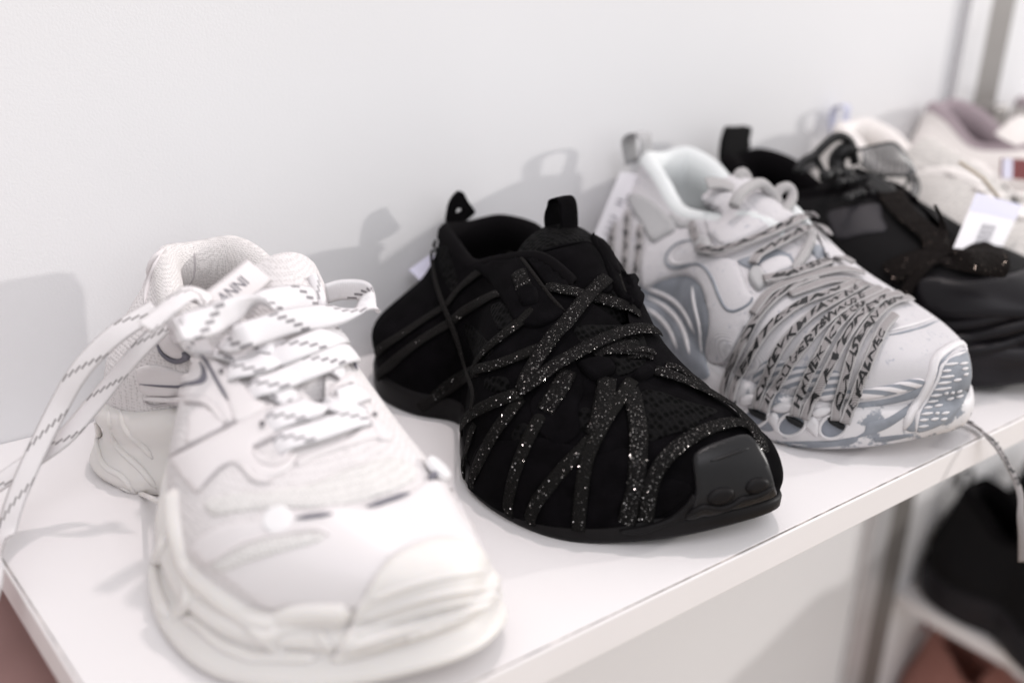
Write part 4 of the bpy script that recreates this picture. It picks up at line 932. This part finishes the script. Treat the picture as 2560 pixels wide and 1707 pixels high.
# scribbled flat laces over the forefoot, in pairs out of the sole ports
Lg = [
 (g2, [(205, 945), (195, 870), (250, 710), (350, 510), (440, 350), (560, 215), (700, 118), (860, 60)], 76, 'EACH', .0022),
 (g2, [(258, 955), (290, 830), (385, 650), (500, 470), (640, 340), (780, 250), (960, 185), (1150, 110)], 70, 'AEMTERIAN', .0030),
 (g2, [(440, 1020), (460, 920), (535, 730), (620, 570), (715, 450), (860, 325), (1050, 215), (1220, 115)], 76, 'OAKEVKM FAW NE', .0026),
 (g2, [(500, 1040), (545, 920), (650, 750), (755, 600), (855, 480), (955, 385), (1110, 270), (1330, 160)], 76, 'IL DOUERTSWAUS E', .0036),
 (g2, [(722, 1075), (745, 950), (820, 770), (905, 620), (985, 475), (1090, 355), (1250, 225), (1400, 175)], 72, 'H KNEK IC VE EKE', .0028),
 (g2, [(790, 1095), (835, 980), (935, 780), (1015, 630), (1105, 480), (1210, 345), (1340, 240), (1480, 200)], 74, 'A KVONEVI', .0036),
 (g2, [(1018, 1105), (1028, 1000), (1080, 810), (1135, 630), (1210, 480), (1310, 350), (1420, 255), (1560, 225)], 78, 'OAUSEAN TEN', .0028),
 (g2, [(1082, 1125), (1135, 980), (1205, 785), (1290, 595), (1360, 450), (1440, 360)], 80, 'IE IFALNEC', .0038),
 (g1, [(655, 600), (680, 700), (715, 820), (760, 930)], 86, 'AKTEK', .0030),
 (g1, [(780, 985), (880, 1020), (1000, 1000), (1180, 930), (1350, 850), (1480, 780), (1590, 740)], 88, 'N2KHTK', .0052),
 (g1, [(1155, 1120), (1180, 1060), (1280, 1000), (1400, 930), (1520, 860), (1620, 830), (1680, 900)], 86, 'WEAK OL', .0050),
 (g1, [(1230, 1235), (1400, 1205), (1560, 1150), (1700, 1100), (1800, 1080), (1870, 1120)], 92, 'BAUSSCH NE', .0048),
 (g1, [(1160, 1470), (1260, 1330), (1400, 1250), (1600, 1190), (1800, 1150), (1960, 1180)], 74, None, .0030),
 (g1, [(1420, 1330), (1560, 1280), (1720, 1230), (1900, 1230), (2060, 1290)], 70, None, .0022),
 (g1, [(130, 690), (110, 820), (100, 1000), (95, 1200), (100, 1420)], 84, 'H E SCH K', .0016),
 (g1, [(225, 700), (215, 850), (200, 1050), (195, 1250), (190, 1480)], 84, 'K E A M T', .0016),
 (g1, [(310, 800), (310, 950), (285, 1120), (280, 1300), (285, 1500)], 70, 'S U A N', .0016),
]
for o_, pts, wpx, tx, lf in Lg:
    lo, fr, _ = lace('lace', G_bvh, zc(o_, pts), wpx/3/4350*0.78, mGLace, gry, thick=0.0017, lift=lf*0.9, roundness=0.35)
    for sd in (-1, 1):
        P, M, B, s_ = fr; tube('lace_selvage', P+B*sd*(wpx/3/4350*0.36)+M*0.0007, 0.00075, mGCord, lo, ns=6)
    if tx:
        n_ = len(tx); tot = fr[3][-1]; st = min(0.0052, tot*0.93/(n_*0.66))
        text_on('lettering', fr, tx, 0.0046, mGInk, lo, start=0.004, thick=0.0017, lift=0.0002, flip=1, stretch=tot*0.92/(n_*0.66*0.0046), shear=0.35, rough=0.10, bold=0.02)
# round cord loops on the tongue
def PG(x, y, d): return at_y(1500+x/3, 300+y/3, d)
for pts, r in [([(1005, 650, .152), (1040, 570, .154), (1120, 505, .158), (1205, 478, .160), (1280, 540, .158), (1330, 620, .154), (1310, 720, .150)], 0.0036),
               ([(1250, 770, .144), (1370, 690, .146), (1440, 590, .150), (1425, 515, .154), (1365, 510, .156), (1320, 570, .156), (1345, 640, .152)], 0.0034),
               ([(1035, 480, .182), (1040, 420, .184), (1075, 405, .184), (1110, 480, .182), (1130, 560, .178)], 0.0040),
               ([(1100, 797, .146), (1180, 805, .144), (1280, 815, .141), (1360, 830, .138)], 0.0032),
               ([(1455, 1130, .100), (1530, 1010, .105), (1585, 900, .110), (1580, 830, .113)], 0.0030),
               ([(1305, 1170, .106), (1370, 1135, .105), (1480, 1120, .104), (1600, 1110, .102)], 0.0030)]:
    tube('cord_loop', resample(spline(np.array([PG(*p) for p in pts]), 60), 40), r, mGCord, gry, ns=10)
free_lace('tongue_strap', [PG(800, 480, .186), PG(900, 480, .182), PG(1000, 520, .176), PG(1060, 600, .17)], (0, -.6, .8), 0.010, mGCord, gry)
webbing_loop('heel_loop', PG(330, 330, .268), PG(330, 130, .268), 0.012, 0.0135, mGGrey, gry)
# a loose end trailing off the shelf
def PT(x, y): return (1972+x/4, 1000+y/4)
le = [at_z(*PT(1480, 190), .006), at_z(*PT(1600, 180), .004), at_z(*PT(1740, 200), .004), at_z(*PT(1880, 285), .003)]+[at_y(*PT(x, y), d) for x, y, d in ((1960, 350, -.004), (2060, 450, -.010), (2170, 620, -.016), (2260, 800, -.021), (2310, 970, -.025), (2312, 1150, -.028), (2330, 1330, -.030), (2340, 1600, -.031))]
lo, fr, _ = free_lace('loose_lace_end', le, [(.1, -.3, 1), (.1, -.3, 1), (.1, -.3, 1), (.1, -.5, .9), (.1, -.7, .7), (.1, -.8, .5), (0, -.9, .3), (-.1, -.95, .2), (-.3, -.9, .1), (-.6, -.8, 0), (-.7, -.7, 0), (-.7, -.7, 0)], 0.0058, mGLace, gry, n=90, thick=0.0012)
text_on('lettering', fr, 'KE BAUSSCH NEKM ES', 0.0046, mGInk, lo, start=0.012, thick=0.0012, lift=0.0002, stretch=1.5, shear=0.25, rough=0.06, bold=0.015)
# ------------------------------------------------------------------ black sneaker with sheer ribbon
K_heel = [(0.562, 0.284, 0.034), (0.563, 0.287, 0.050), (0.566, 0.281, 0.074), (0.568, 0.277, 0.092), (0.569, 0.273, 0.102)]
K_toe = [(0.600, 0.003, 0.036), (0.601, 0.001, 0.043), (0.600, 0.0025, 0.050), (0.599, 0.006, 0.055), (0.597, 0.0115, 0.0585)]
K_st = [
 S(0.266, 0.530, 0.600, 0.034, 0.106, 0.568, 0.022, k=(0.95, 0.55, 0.12), h=(0.30, 0.60, 0.85)),
 S(0.240, 0.521, 0.612, 0.034, 0.102, 0.568, 0.033, k=(0.95, 0.55, 0.12), h=(0.30, 0.60, 0.85)),
 S(0.210, 0.521, 0.612, 0.036, 0.089, 0.568, 0.035, k=(0.92, 0.55, 0.18), h=(0.30, 0.62, 0.85)),
 S(0.180, 0.524, 0.610, 0.038, 0.096, 0.570, 0.030, k=(0.90, 0.62, 0.25), h=(0.30, 0.64, 0.88)),
 S(0.150, 0.522, 0.622, 0.036, 0.103, 0.574, 0.024, k=(0.95, 0.70, 0.35), h=(0.32, 0.68, 0.90)),
 S(0.120, 0.522, 0.636, 0.034, 0.096, 0.578, 0.012, k=(1.0, 0.78, 0.40), h=(0.34, 0.70, 0.92)),
 S(0.090, 0.526, 0.645, 0.033, 0.084, 0.582, 0.0, k=(1.0, 0.82, 0.45)),
 S(0.060, 0.534, 0.650, 0.033, 0.075, 0.587, 0.0, k=(1.0, 0.84, 0.48)),
 S(0.034, 0.549, 0.645, 0.033, 0.067, 0.592, 0.0, k=(1.0, 0.84, 0.48)),
 S(0.014, 0.570, 0.630, 0.034, 0.060, 0.597, 0.0, k=(1.0, 0.84, 0.48)),
]
mKFab = plain('black_matte_fabric', (0.007, 0.0065, 0.007), 0.9, bump=0.2, bscale=1200, spec=0.15)
mKRub = plain('black_foam_sole', (0.014, 0.012, 0.0145), 0.42, bump=0.05, bscale=300, var=0.2, vscale=40, spec=0.2)
bow = empty('black_bow_sneaker', (0.59, 0.14, 0.0), 'black sneaker tied with sheer glittery ribbon bows', 'sneaker')
K_C, K_s, K_o = body_parts(K_heel, K_st, K_toe)
kV, kF = upper_mesh(K_C)
obj('upper', kV, kF, mKFab, bow)
ksV, ksF, _ = sole_mesh(K_C, [(0.0, -0.004), (-0.1, 0.001), (0.10, 0.005), (0.35, 0.006), (0.5, 0.0035), (0.7, 0.0065), (0.9, 0.005), (1.0, 0.001)], zb_grey)
obj('sole', ksV, ksF, mKRub, bow)
klV, klF = lining(K_C, K_s, K_o, 0.05, roll=0.006)
obj('lining', klV, klF, mBlkLin, bow)
ktV, ktF = slab([(0.577, 0.109, 0.084, 0.018, 0.004), (0.576, 0.134, 0.096, 0.021, 0.006), (0.573, 0.159, 0.106, 0.024, 0.008), (0.571, 0.180, 0.110, 0.024, 0.010)], 0.012)
obj('tongue', ktV, ktF, mKFab, bow)
K_bvh = bvh_of((kV, kF), (ksV, ksF), (ktV, ktF))
# ribbons, tab and label of the bow sneaker
mKGlit = glitter('brown_black_glitter_ribbon', (0.010, 0.008, 0.0075), (0.26, 0.21, 0.185), scale=1200, dens=0.93)
mKRib = plain('black_satin_ribbon', (0.007, 0.0065, 0.007), 0.5, spec=0.3)
mKLab = plain('charcoal_label', (0.017, 0.0145, 0.018), 0.6)
def sheer(name, col, alpha):
    m, nt, b = nodes(name); out = nt.nodes['Material Output']
    b.inputs['Base Color'].default_value = (*col, 1); b.inputs['Roughness'].default_value = 0.4
    t = N(nt, 'ShaderNodeBsdfTransparent'); mx = N(nt, 'ShaderNodeMixShader')
    tc = N(nt, 'ShaderNodeTexCoord'); nz = N(nt, 'ShaderNodeTexWave', Scale=60.0, Distortion=6.0); L(nt, tc.outputs['Object'], nz.inputs['Vector'])
    mr = N(nt, 'ShaderNodeMapRange'); mr.inputs['To Min'].default_value = alpha*0.8; mr.inputs['To Max'].default_value = min(1, alpha*1.25); L(nt, nz.outputs['Fac'], mr.inputs['Value'])
    L(nt, mr.outputs[0], mx.inputs[0]); L(nt, t.outputs[0], mx.inputs[1]); L(nt, b.outputs[0], mx.inputs[2]); L(nt, mx.outputs[0], out.inputs['Surface'])
    return m
mOrg = sheer('sheer_organza', (0.10, 0.10, 0.105), 0.55)
ks, kk = (1780, 280), 3.97
def PK(x, y, d): return at_y(1780+x/3.97, 280+y/3.97, d)
def sheet(name, A, B, mat, parent, n=26, m=9, bulge=0.006):
    A = resample(spline(np.array(A), 60), n); B = resample(spline(np.array(B), 60), n); V = []
    for j in range(m):
        t = j/(m-1); V.append(A*(1-t)+B*t+np.array([0, -bulge*math.sin(math.pi*t), bulge*0.4*math.sin(math.pi*t*2)]))
    V = np.array(V); V2 = V+np.array([0, 0.00025, 0])
    F = grid_faces(m, n); k = m*n
    return obj(name, np.vstack([V.reshape(-1, 3), V2.reshape(-1, 3)]), F+[tuple(i+k for i in f[::-1]) for f in F], mat, parent)
plate('heel_tab', zc(ks, [(105, 500), (103, 330), (135, 200), (165, 152), (270, 148), (362, 152), (345, 280), (350, 350), (250, 440)], kk), 0.272, 0.006, mKFab, bow)
patch('label', K_bvh, zc(ks, [(1160, 1000), (1400, 940), (1660, 920), (1690, 1050), (1730, 1180), (1500, 1220), (1260, 1270), (1180, 1150)], kk), 0.0012, mKLab, bow, step=10, edge=3)
tube('ribbon_cord', resample(spline(np.array([PK(840, 600, .19), PK(900, 500, .19), PK(1010, 440, .188), PK(1100, 350, .186), PK(1200, 265, .184), PK(1290, 245, .182), PK(1370, 300, .180), PK(1400, 400, .178), PK(1420, 520, .176)]), 80), 50), 0.0032, mKRib, bow)
tube('ribbon_cord', resample(spline(np.array([PK(1390, 360, .180), PK(1290, 400, .182), PK(1240, 480, .184), PK(1250, 600, .180)]), 60), 30), 0.0062, mKRib, bow)
tube('ribbon_cord', resample(spline(np.array([PK(1020, 430, .188), PK(1060, 520, .186), PK(1110, 600, .182)]), 40), 20), 0.0022, mKRib, bow)
sheet('organza_loop', [PK(1420, 385, .170), PK(1600, 340, .166), PK(1800, 310, .162), PK(1920, 430, .158), PK(1965, 560, .155)], [PK(1430, 500, .165), PK(1550, 590, .160), PK(1700, 630, .156), PK(1850, 640, .154), PK(1940, 610, .153)], mOrg, bow)
sheet('organza_loop', [PK(850, 560, .20), PK(940, 420, .198), PK(1010, 440, .196)], [PK(860, 620, .196), PK(940, 600, .195), PK(1020, 560, .194)], mOrg, bow, bulge=0.002)
sheet('organza_loop', [PK(1900, 640, .150), PK(1970, 700, .148), PK(1960, 800, .146), PK(1880, 920, .142)], [PK(1990, 640, .150), PK(2055, 730, .147), PK(2020, 860, .144), PK(1930, 940, .141)], mOrg, bow, bulge=0.003)
for pts in ([(1420, 385, .170), (1600, 340, .166), (1800, 312, .162), (1920, 430, .158), (1970, 560, .155), (2050, 720, .147), (2020, 850, .144), (1900, 930, .141)], [(1430, 560, .165), (1550, 610, .160), (1720, 635, .156), (1900, 635, .153)], [(1960, 600, .152), (1930, 720, .148), (1830, 800, .145)]):
    tube('ribbon_hem', resample(spline(np.array([PK(*p) for p in pts]), 80), 50), 0.0012, mKRib, bow, ns=6)
kb, k5 = (2110, 450), 5.2267
for pts, w_, m_ in [([(560, 180), (640, 330), (760, 480), (950, 650), (1150, 820), (1230, 1000)], 0.020, mKGlit),
                    ([(1250, 1030), (1080, 1060), (900, 1110), (720, 1180), (600, 1260)], 0.016, mKGlit),
                    ([(1230, 1010), (1400, 960), (1600, 960), (1800, 1010), (1980, 960)], 0.020, mKGlit),
                    ([(1250, 1040), (1420, 1100), (1620, 1180), (1850, 1200), (1990, 1160)], 0.014, mKGlit),
                    ([(300, 60), (450, 130), (560, 220)], 0.014, mKRib), ([(1200, 1040), (1000, 1230), (860, 1400), (820, 1500)], 0.008, mKGlit)]:
    lace('glitter_ribbon', K_bvh, zc(kb, pts, k5), w_, m_, bow, thick=0.0016, lift=0.003, roundness=0.3)
def PB(x, y, d): return at_y(2110+x/k5, 450+y/k5, d)
sheet('ribbon_tail', [PB(1170, 330, .075), PB(1240, 480, .073), PB(1240, 650, .07), PB(1200, 820, .065)], [PB(1175, 335, .074), PB(1300, 520, .068), PB(1360, 700, .064), PB(1390, 850, .06)], mKGlit, bow, bulge=0.002)
sheet('ribbon_tail', [PB(1250, 1030, .06), PB(1450, 930, .05), PB(1750, 900, .045), PB(2010, 940, .04)], [PB(1250, 1060, .055), PB(1500, 1150, .045), PB(1800, 1230, .04), PB(2000, 1250, .035)], mKGlit, bow, bulge=0.008)
for pts in ([(1060, 1430), (1150, 1560), (1300, 1650)], ):
    bead('toe_crease', K_bvh, zc(kb, pts, k5), 0.003, mKRub, bow)
for pts in ([(2250, 830), (2380, 850), (2500, 830), (2600, 800)], [(2245, 870), (2380, 890), (2520, 865), (2620, 830)]):
    bead('sole_groove', K_bvh, pts, 0.0022, mKRub, bow)

# tangle of black ribbon over the throat, and the moulded toe and sole
rg = random.Random(11)
for pts, r in [([(1100, 640, .165), (1250, 600, .168), (1400, 640, .164), (1560, 720, .155), (1680, 800, .145)], .0045), ([(1240, 700, .158), (1420, 680, .158), (1600, 660, .152), (1700, 720, .146)], .0040),
               ([(1330, 860, .142), (1500, 800, .146), (1640, 820, .140), (1730, 880, .134)], .0038), ([(1560, 640, .156), (1700, 690, .150), (1790, 790, .142), (1830, 900, .134)], .0040),
               ([(1730, 760, .148), (1810, 850, .140), (1880, 960, .128), (1980, 1060, .115)], .0042)]:
    tube('ribbon_twist', resample(spline(np.array([PK(*p) for p in pts]), 60), 40), [r*(0.7+0.3*math.sin(i*0.7)) for i in range(40)], mKRib, bow, ns=8)
mKGl = plain('black_moulded_rubber', (0.009, 0.0078, 0.0095), 0.38, spec=0.16, bump=0.05, bscale=300)
patch('toe_guard', K_bvh, [(2290, 700), (2340, 690), (2420, 700), (2520, 690), (2600, 670), (2640, 720), (2640, 790), (2560, 800), (2440, 800), (2340, 790), (2300, 760)], 0.004, mKGl, bow, step=12, edge=14)
for yy, r in ((805, .0040), (840, .0046), (875, .0040)):
    bead('sole_rib', K_bvh, [(2230, yy+8), (2320, yy+14), (2430, yy+4), (2540, yy-22), (2640, yy-60)], r, mKGl, bow, lift=-0.001, ns=10)
# ------------------------------------------------------------------ out-of-focus neighbours, tags and shelf fittings
def rough_shoe(name, origin, heading, mats, label, scale=1.0, group=None, loop=None, laces=None):
    """a whole sneaker on the common last: upper, sole, padded lining, tongue, laces"""
    ca, sa = math.cos(heading), math.sin(heading); o3 = np.array(origin)
    def X(V):
        V = np.asarray(V)-np.array([0.455, 0.14, 0]); V = V*scale
        return np.stack([V[:, 0]*ca-V[:, 1]*sa, V[:, 0]*sa+V[:, 1]*ca, V[:, 2]], 1)+o3
    e = empty(name, tuple(o3), label, 'sneaker', group)
    obj('upper', X(gV), gF, mats[0], e); obj('sole', X(gsV), gsF, mats[1], e)
    obj('lining', X(glV), glF, mats[2], e); obj('tongue', X(gtV), gtF, mats[0], e)
    bv = bvh_of((gV, gF), (gtV, gtF))
    if laces:
        for k in range(5):
            y0 = 0.092+k*0.017; P = []; Q = []
            for t in np.linspace(-1, 1, 15):
                h = bv.ray_cast(Vector((0.455+k*0.003+t*0.028, y0+t*0.004*(-1)**k, 0.3)), Vector((0, 0, -1)))
                if h[0] is None: continue
                P.append(np.array(h[0])); Q.append(np.array(h[1]))
            P = smooth_rows(np.array(P), 3); Q = smooth_rows(np.array(Q), 5)
            V, F, UV, _ = ribbon_mesh(P+Q*0.0015, Q, 0.009, 0.0022); obj('lace', X(V), F, laces, e)
    if loop is not None:
        V = []
        f = np.array([0.485, 0.272, 0.105]); t = np.array([0.485, 0.272, 0.128])
        P = resample(spline(np.array([f, f*.5+t*.5, t, t+[0, .005, .001], t+[0, .010, -.003], f*.5+t*.5+[0, .011, 0], f+[0, .009, 0]]), 60), 40)
        Nn = resample(np.array([(0, -1, 0), (0, -1, 0), (0, -.7, .7), (0, 0, 1), (0, .7, .7), (0, 1, 0), (0, 1, 0.)]), 40)
        V, F, UV, _ = ribbon_mesh(P, Nn, 0.012, 0.0014); obj('heel_loop', X(V), F, loop, e)
    return e
mCream = plain('cream_leather', (0.76, 0.72, 0.695), 0.6, var=0.04, vscale=30)
mTaupe = knit('taupe_mesh', (0.56, 0.535, 0.51), (0.42, 0.40, 0.385), scale=300, size=0.3)
mMauve = plain('mauve_lining', (0.30, 0.245, 0.265), 0.85)
mOff = plain('off_white_sole', (0.62, 0.59, 0.57), 0.55)
mLilac = plain('lilac_webbing', (0.47, 0.48, 0.60), 0.7)
mSalmon = plain('salmon_leather', (0.30, 0.135, 0.11), 0.6)
mGreyS = plain('pale_grey_sole', (0.55, 0.545, 0.53), 0.6)
mTagW = plain('white_card', (0.76, 0.74, 0.77), 0.6)
mTagL = plain('lilac_card', (0.62, 0.61, 0.74), 0.6)
mTagInk = plain('tag_ink', (0.20, 0.19, 0.22), 0.7)
mCordT = plain('beige_tag_cord', (0.42, 0.35, 0.27), 0.8)
rough_shoe('taupe_sneaker', (0.700, 0.150, 0), 0.05, (mTaupe, mOff, mCream), 'taupe mesh sneaker with lilac heel loop beside the bow sneaker', loop=mLilac, laces=mCream)
rough_shoe('cream_sneaker', (0.850, 0.152, 0), 0.04, (mCream, mOff, mMauve), 'cream sneaker with mauve collar lining', laces=mCream, scale=1.04)
rough_shoe('pale_grey_sneaker', (1.005, 0.152, 0), 0.04, (mOff, mGreyS, mMauve), 'pale grey sneaker standing past the cream one', laces=mTagL)
# upright on the wall
up = empty('wall_upright', (0.955, 0.29, -0.9), 'grey metal shelf upright fixed to the wall', 'upright')
bevel_box('light_channel', (0.910, 0.292, -0.93), (0.948, 0.2995, 1.5), mMetalL, up, r=0.001)
bevel_box('slotted_channel', (0.9495, 0.294, -0.93), (0.996, 0.2995, 1.5), mMetal, up, r=0.001)
brk = bevel_box('shelf_bracket', (0.936, 0.262, 0.095), (0.962, 0.2865, 0.116), mMetal, up, r=0.002)
# lower shelves of the next bay with further shoes
for zz, nm in ((-0.48, 'upper of the two low pale shelves in the next bay'), (-0.69, 'lowest pale shelf in the next bay')):
    ls = empty('low_shelf', (1.4, 0.15, zz), nm, 'shelf')
    bevel_box('board', (1.0, 0.002, zz-0.017), (2.2, 0.2995, zz), mShelf, ls, r=0.0006)
    bevel_box('front_edge_band', (1.0, 0.0002, zz-0.0172), (2.2, 0.0018, zz-0.0003), mEdge, ls, r=0.0008)
rough_shoe('black_high_sneaker', (1.062, 0.135, -0.48), 0.0, (mKFab, mKRub, mBlkLin), 'black sneaker with a tall heel loop on the upper low shelf', loop=mKFab, scale=1.12)
rough_shoe('black_front_sneaker', (1.212, 0.135, -0.48), 0.0, (mKFab, mKRub, mBlkLin), 'second black sneaker along on the upper low shelf', scale=1.08)
rough_shoe('salmon_sneaker', (1.065, 0.14, -0.69), 0.0, (mSalmon, mKRub, mSalmon), 'salmon pink sneaker with black sole on the lowest shelf', loop=plain('bright_red_loop', (0.35, 0.01, 0.01), 0.6), scale=1.1)
# hang tags
def card(name, pts, depths, thick, mat, label, parts=None, cat='tag'):
    P = [at_y(x, y, d) for (x, y), d in zip(pts, depths)]
    o3 = np.mean(P, 0); e = empty(name, tuple(o3), label, cat)
    n = np.cross(P[1]-P[0], P[3]-P[0]); n /= np.linalg.norm(n)
    if n@(CAM-o3) < 0: n = -n
    def quad(nm, u0, u1, v0, v1, m, off, th):
        c = [P[0]*(1-u)*(1-v)+P[1]*u*(1-v)+P[2]*u*v+P[3]*(1-u)*v for u, v in ((u0, v0), (u1, v0), (u1, v1), (u0, v1))]
        V = [q+n*(off+th) for q in c]+[q+n*off for q in c]
        obj(nm, V, [(0, 1, 2, 3), (7, 6, 5, 4), (0, 4, 5, 1), (1, 5, 6, 2), (2, 6, 7, 3), (3, 7, 4, 0)], m, e, smooth=False)
    quad('card', 0, 1, 0, 1, mat, 0, thick)
    for p in parts or []: quad(p[0], *p[1:5], p[5], thick+0.0001, 0.00015)
    return e, P
bars = [('barcode_bar', 0.36, 0.66, 0.50+k*0.032, 0.50+k*0.032+(0.020 if k % 3 else 0.010), mTagInk) for k in range(14)]
ct, ctp = card('barcode_tag', [(2439, 482), (2554, 513), (2498, 632), (2383, 620)], (.085, .085, .075, .075), 0.0005, mTagW, 'white card tag with a barcode hanging on the taupe sneaker', [('lilac_header', 0.0, 1.0, 0.0, 0.32, mTagL)]+bars)
tube('tag_string', [ctp[0]*.5+ctp[1]*.5, ctp[0]*.5+ctp[1]*.5+np.array([-.004, .012, .012]), ctp[0]*.5+ctp[1]*.5+np.array([-.006, .03, .020])], 0.0012, mCordT, ct)
marks = [('print_mark', 0.35, 0.65, v, v+0.018, mTagInk) for v in (0.38, 0.44, 0.62, 0.70, 0.78, 0.86)]
card('heel_price_tag', [(1551, 429), (1603, 436), (1530, 620), (1482, 596)], (.262, .262, .250, .250), 0.0005, mTagW, 'narrow white price tag leaning on the grey sneaker heel', marks)
card('corner_price_tag', [(1022, 675), (1082, 632), (1098, 690), (1060, 712)], (.290, .290, .280, .280), 0.0005, mTagL, 'lilac corner of a price tag behind the laced black sneaker heel')
card('lilac_price_tag', [(1776, 425), (1800, 408), (1808, 450), (1768, 460)], (.262, .262, .262, .262), 0.0005, mTagL, 'small lilac tag between the grey sneaker and the bow sneaker')
rd, rdp = card('red_label', [(2502, 395), (2620, 402), (2620, 456), (2500, 444)], (.14, .14, .14, .14), 0.0016, plain('dark_red_fabric', (0.14, 0.006, 0.009), 0.6), 'dark red fabric label with a lilac edge on the cream sneaker', [('lilac_edge', 0.0, 0.20, 0.0, 1.0, mTagL)], 'label')
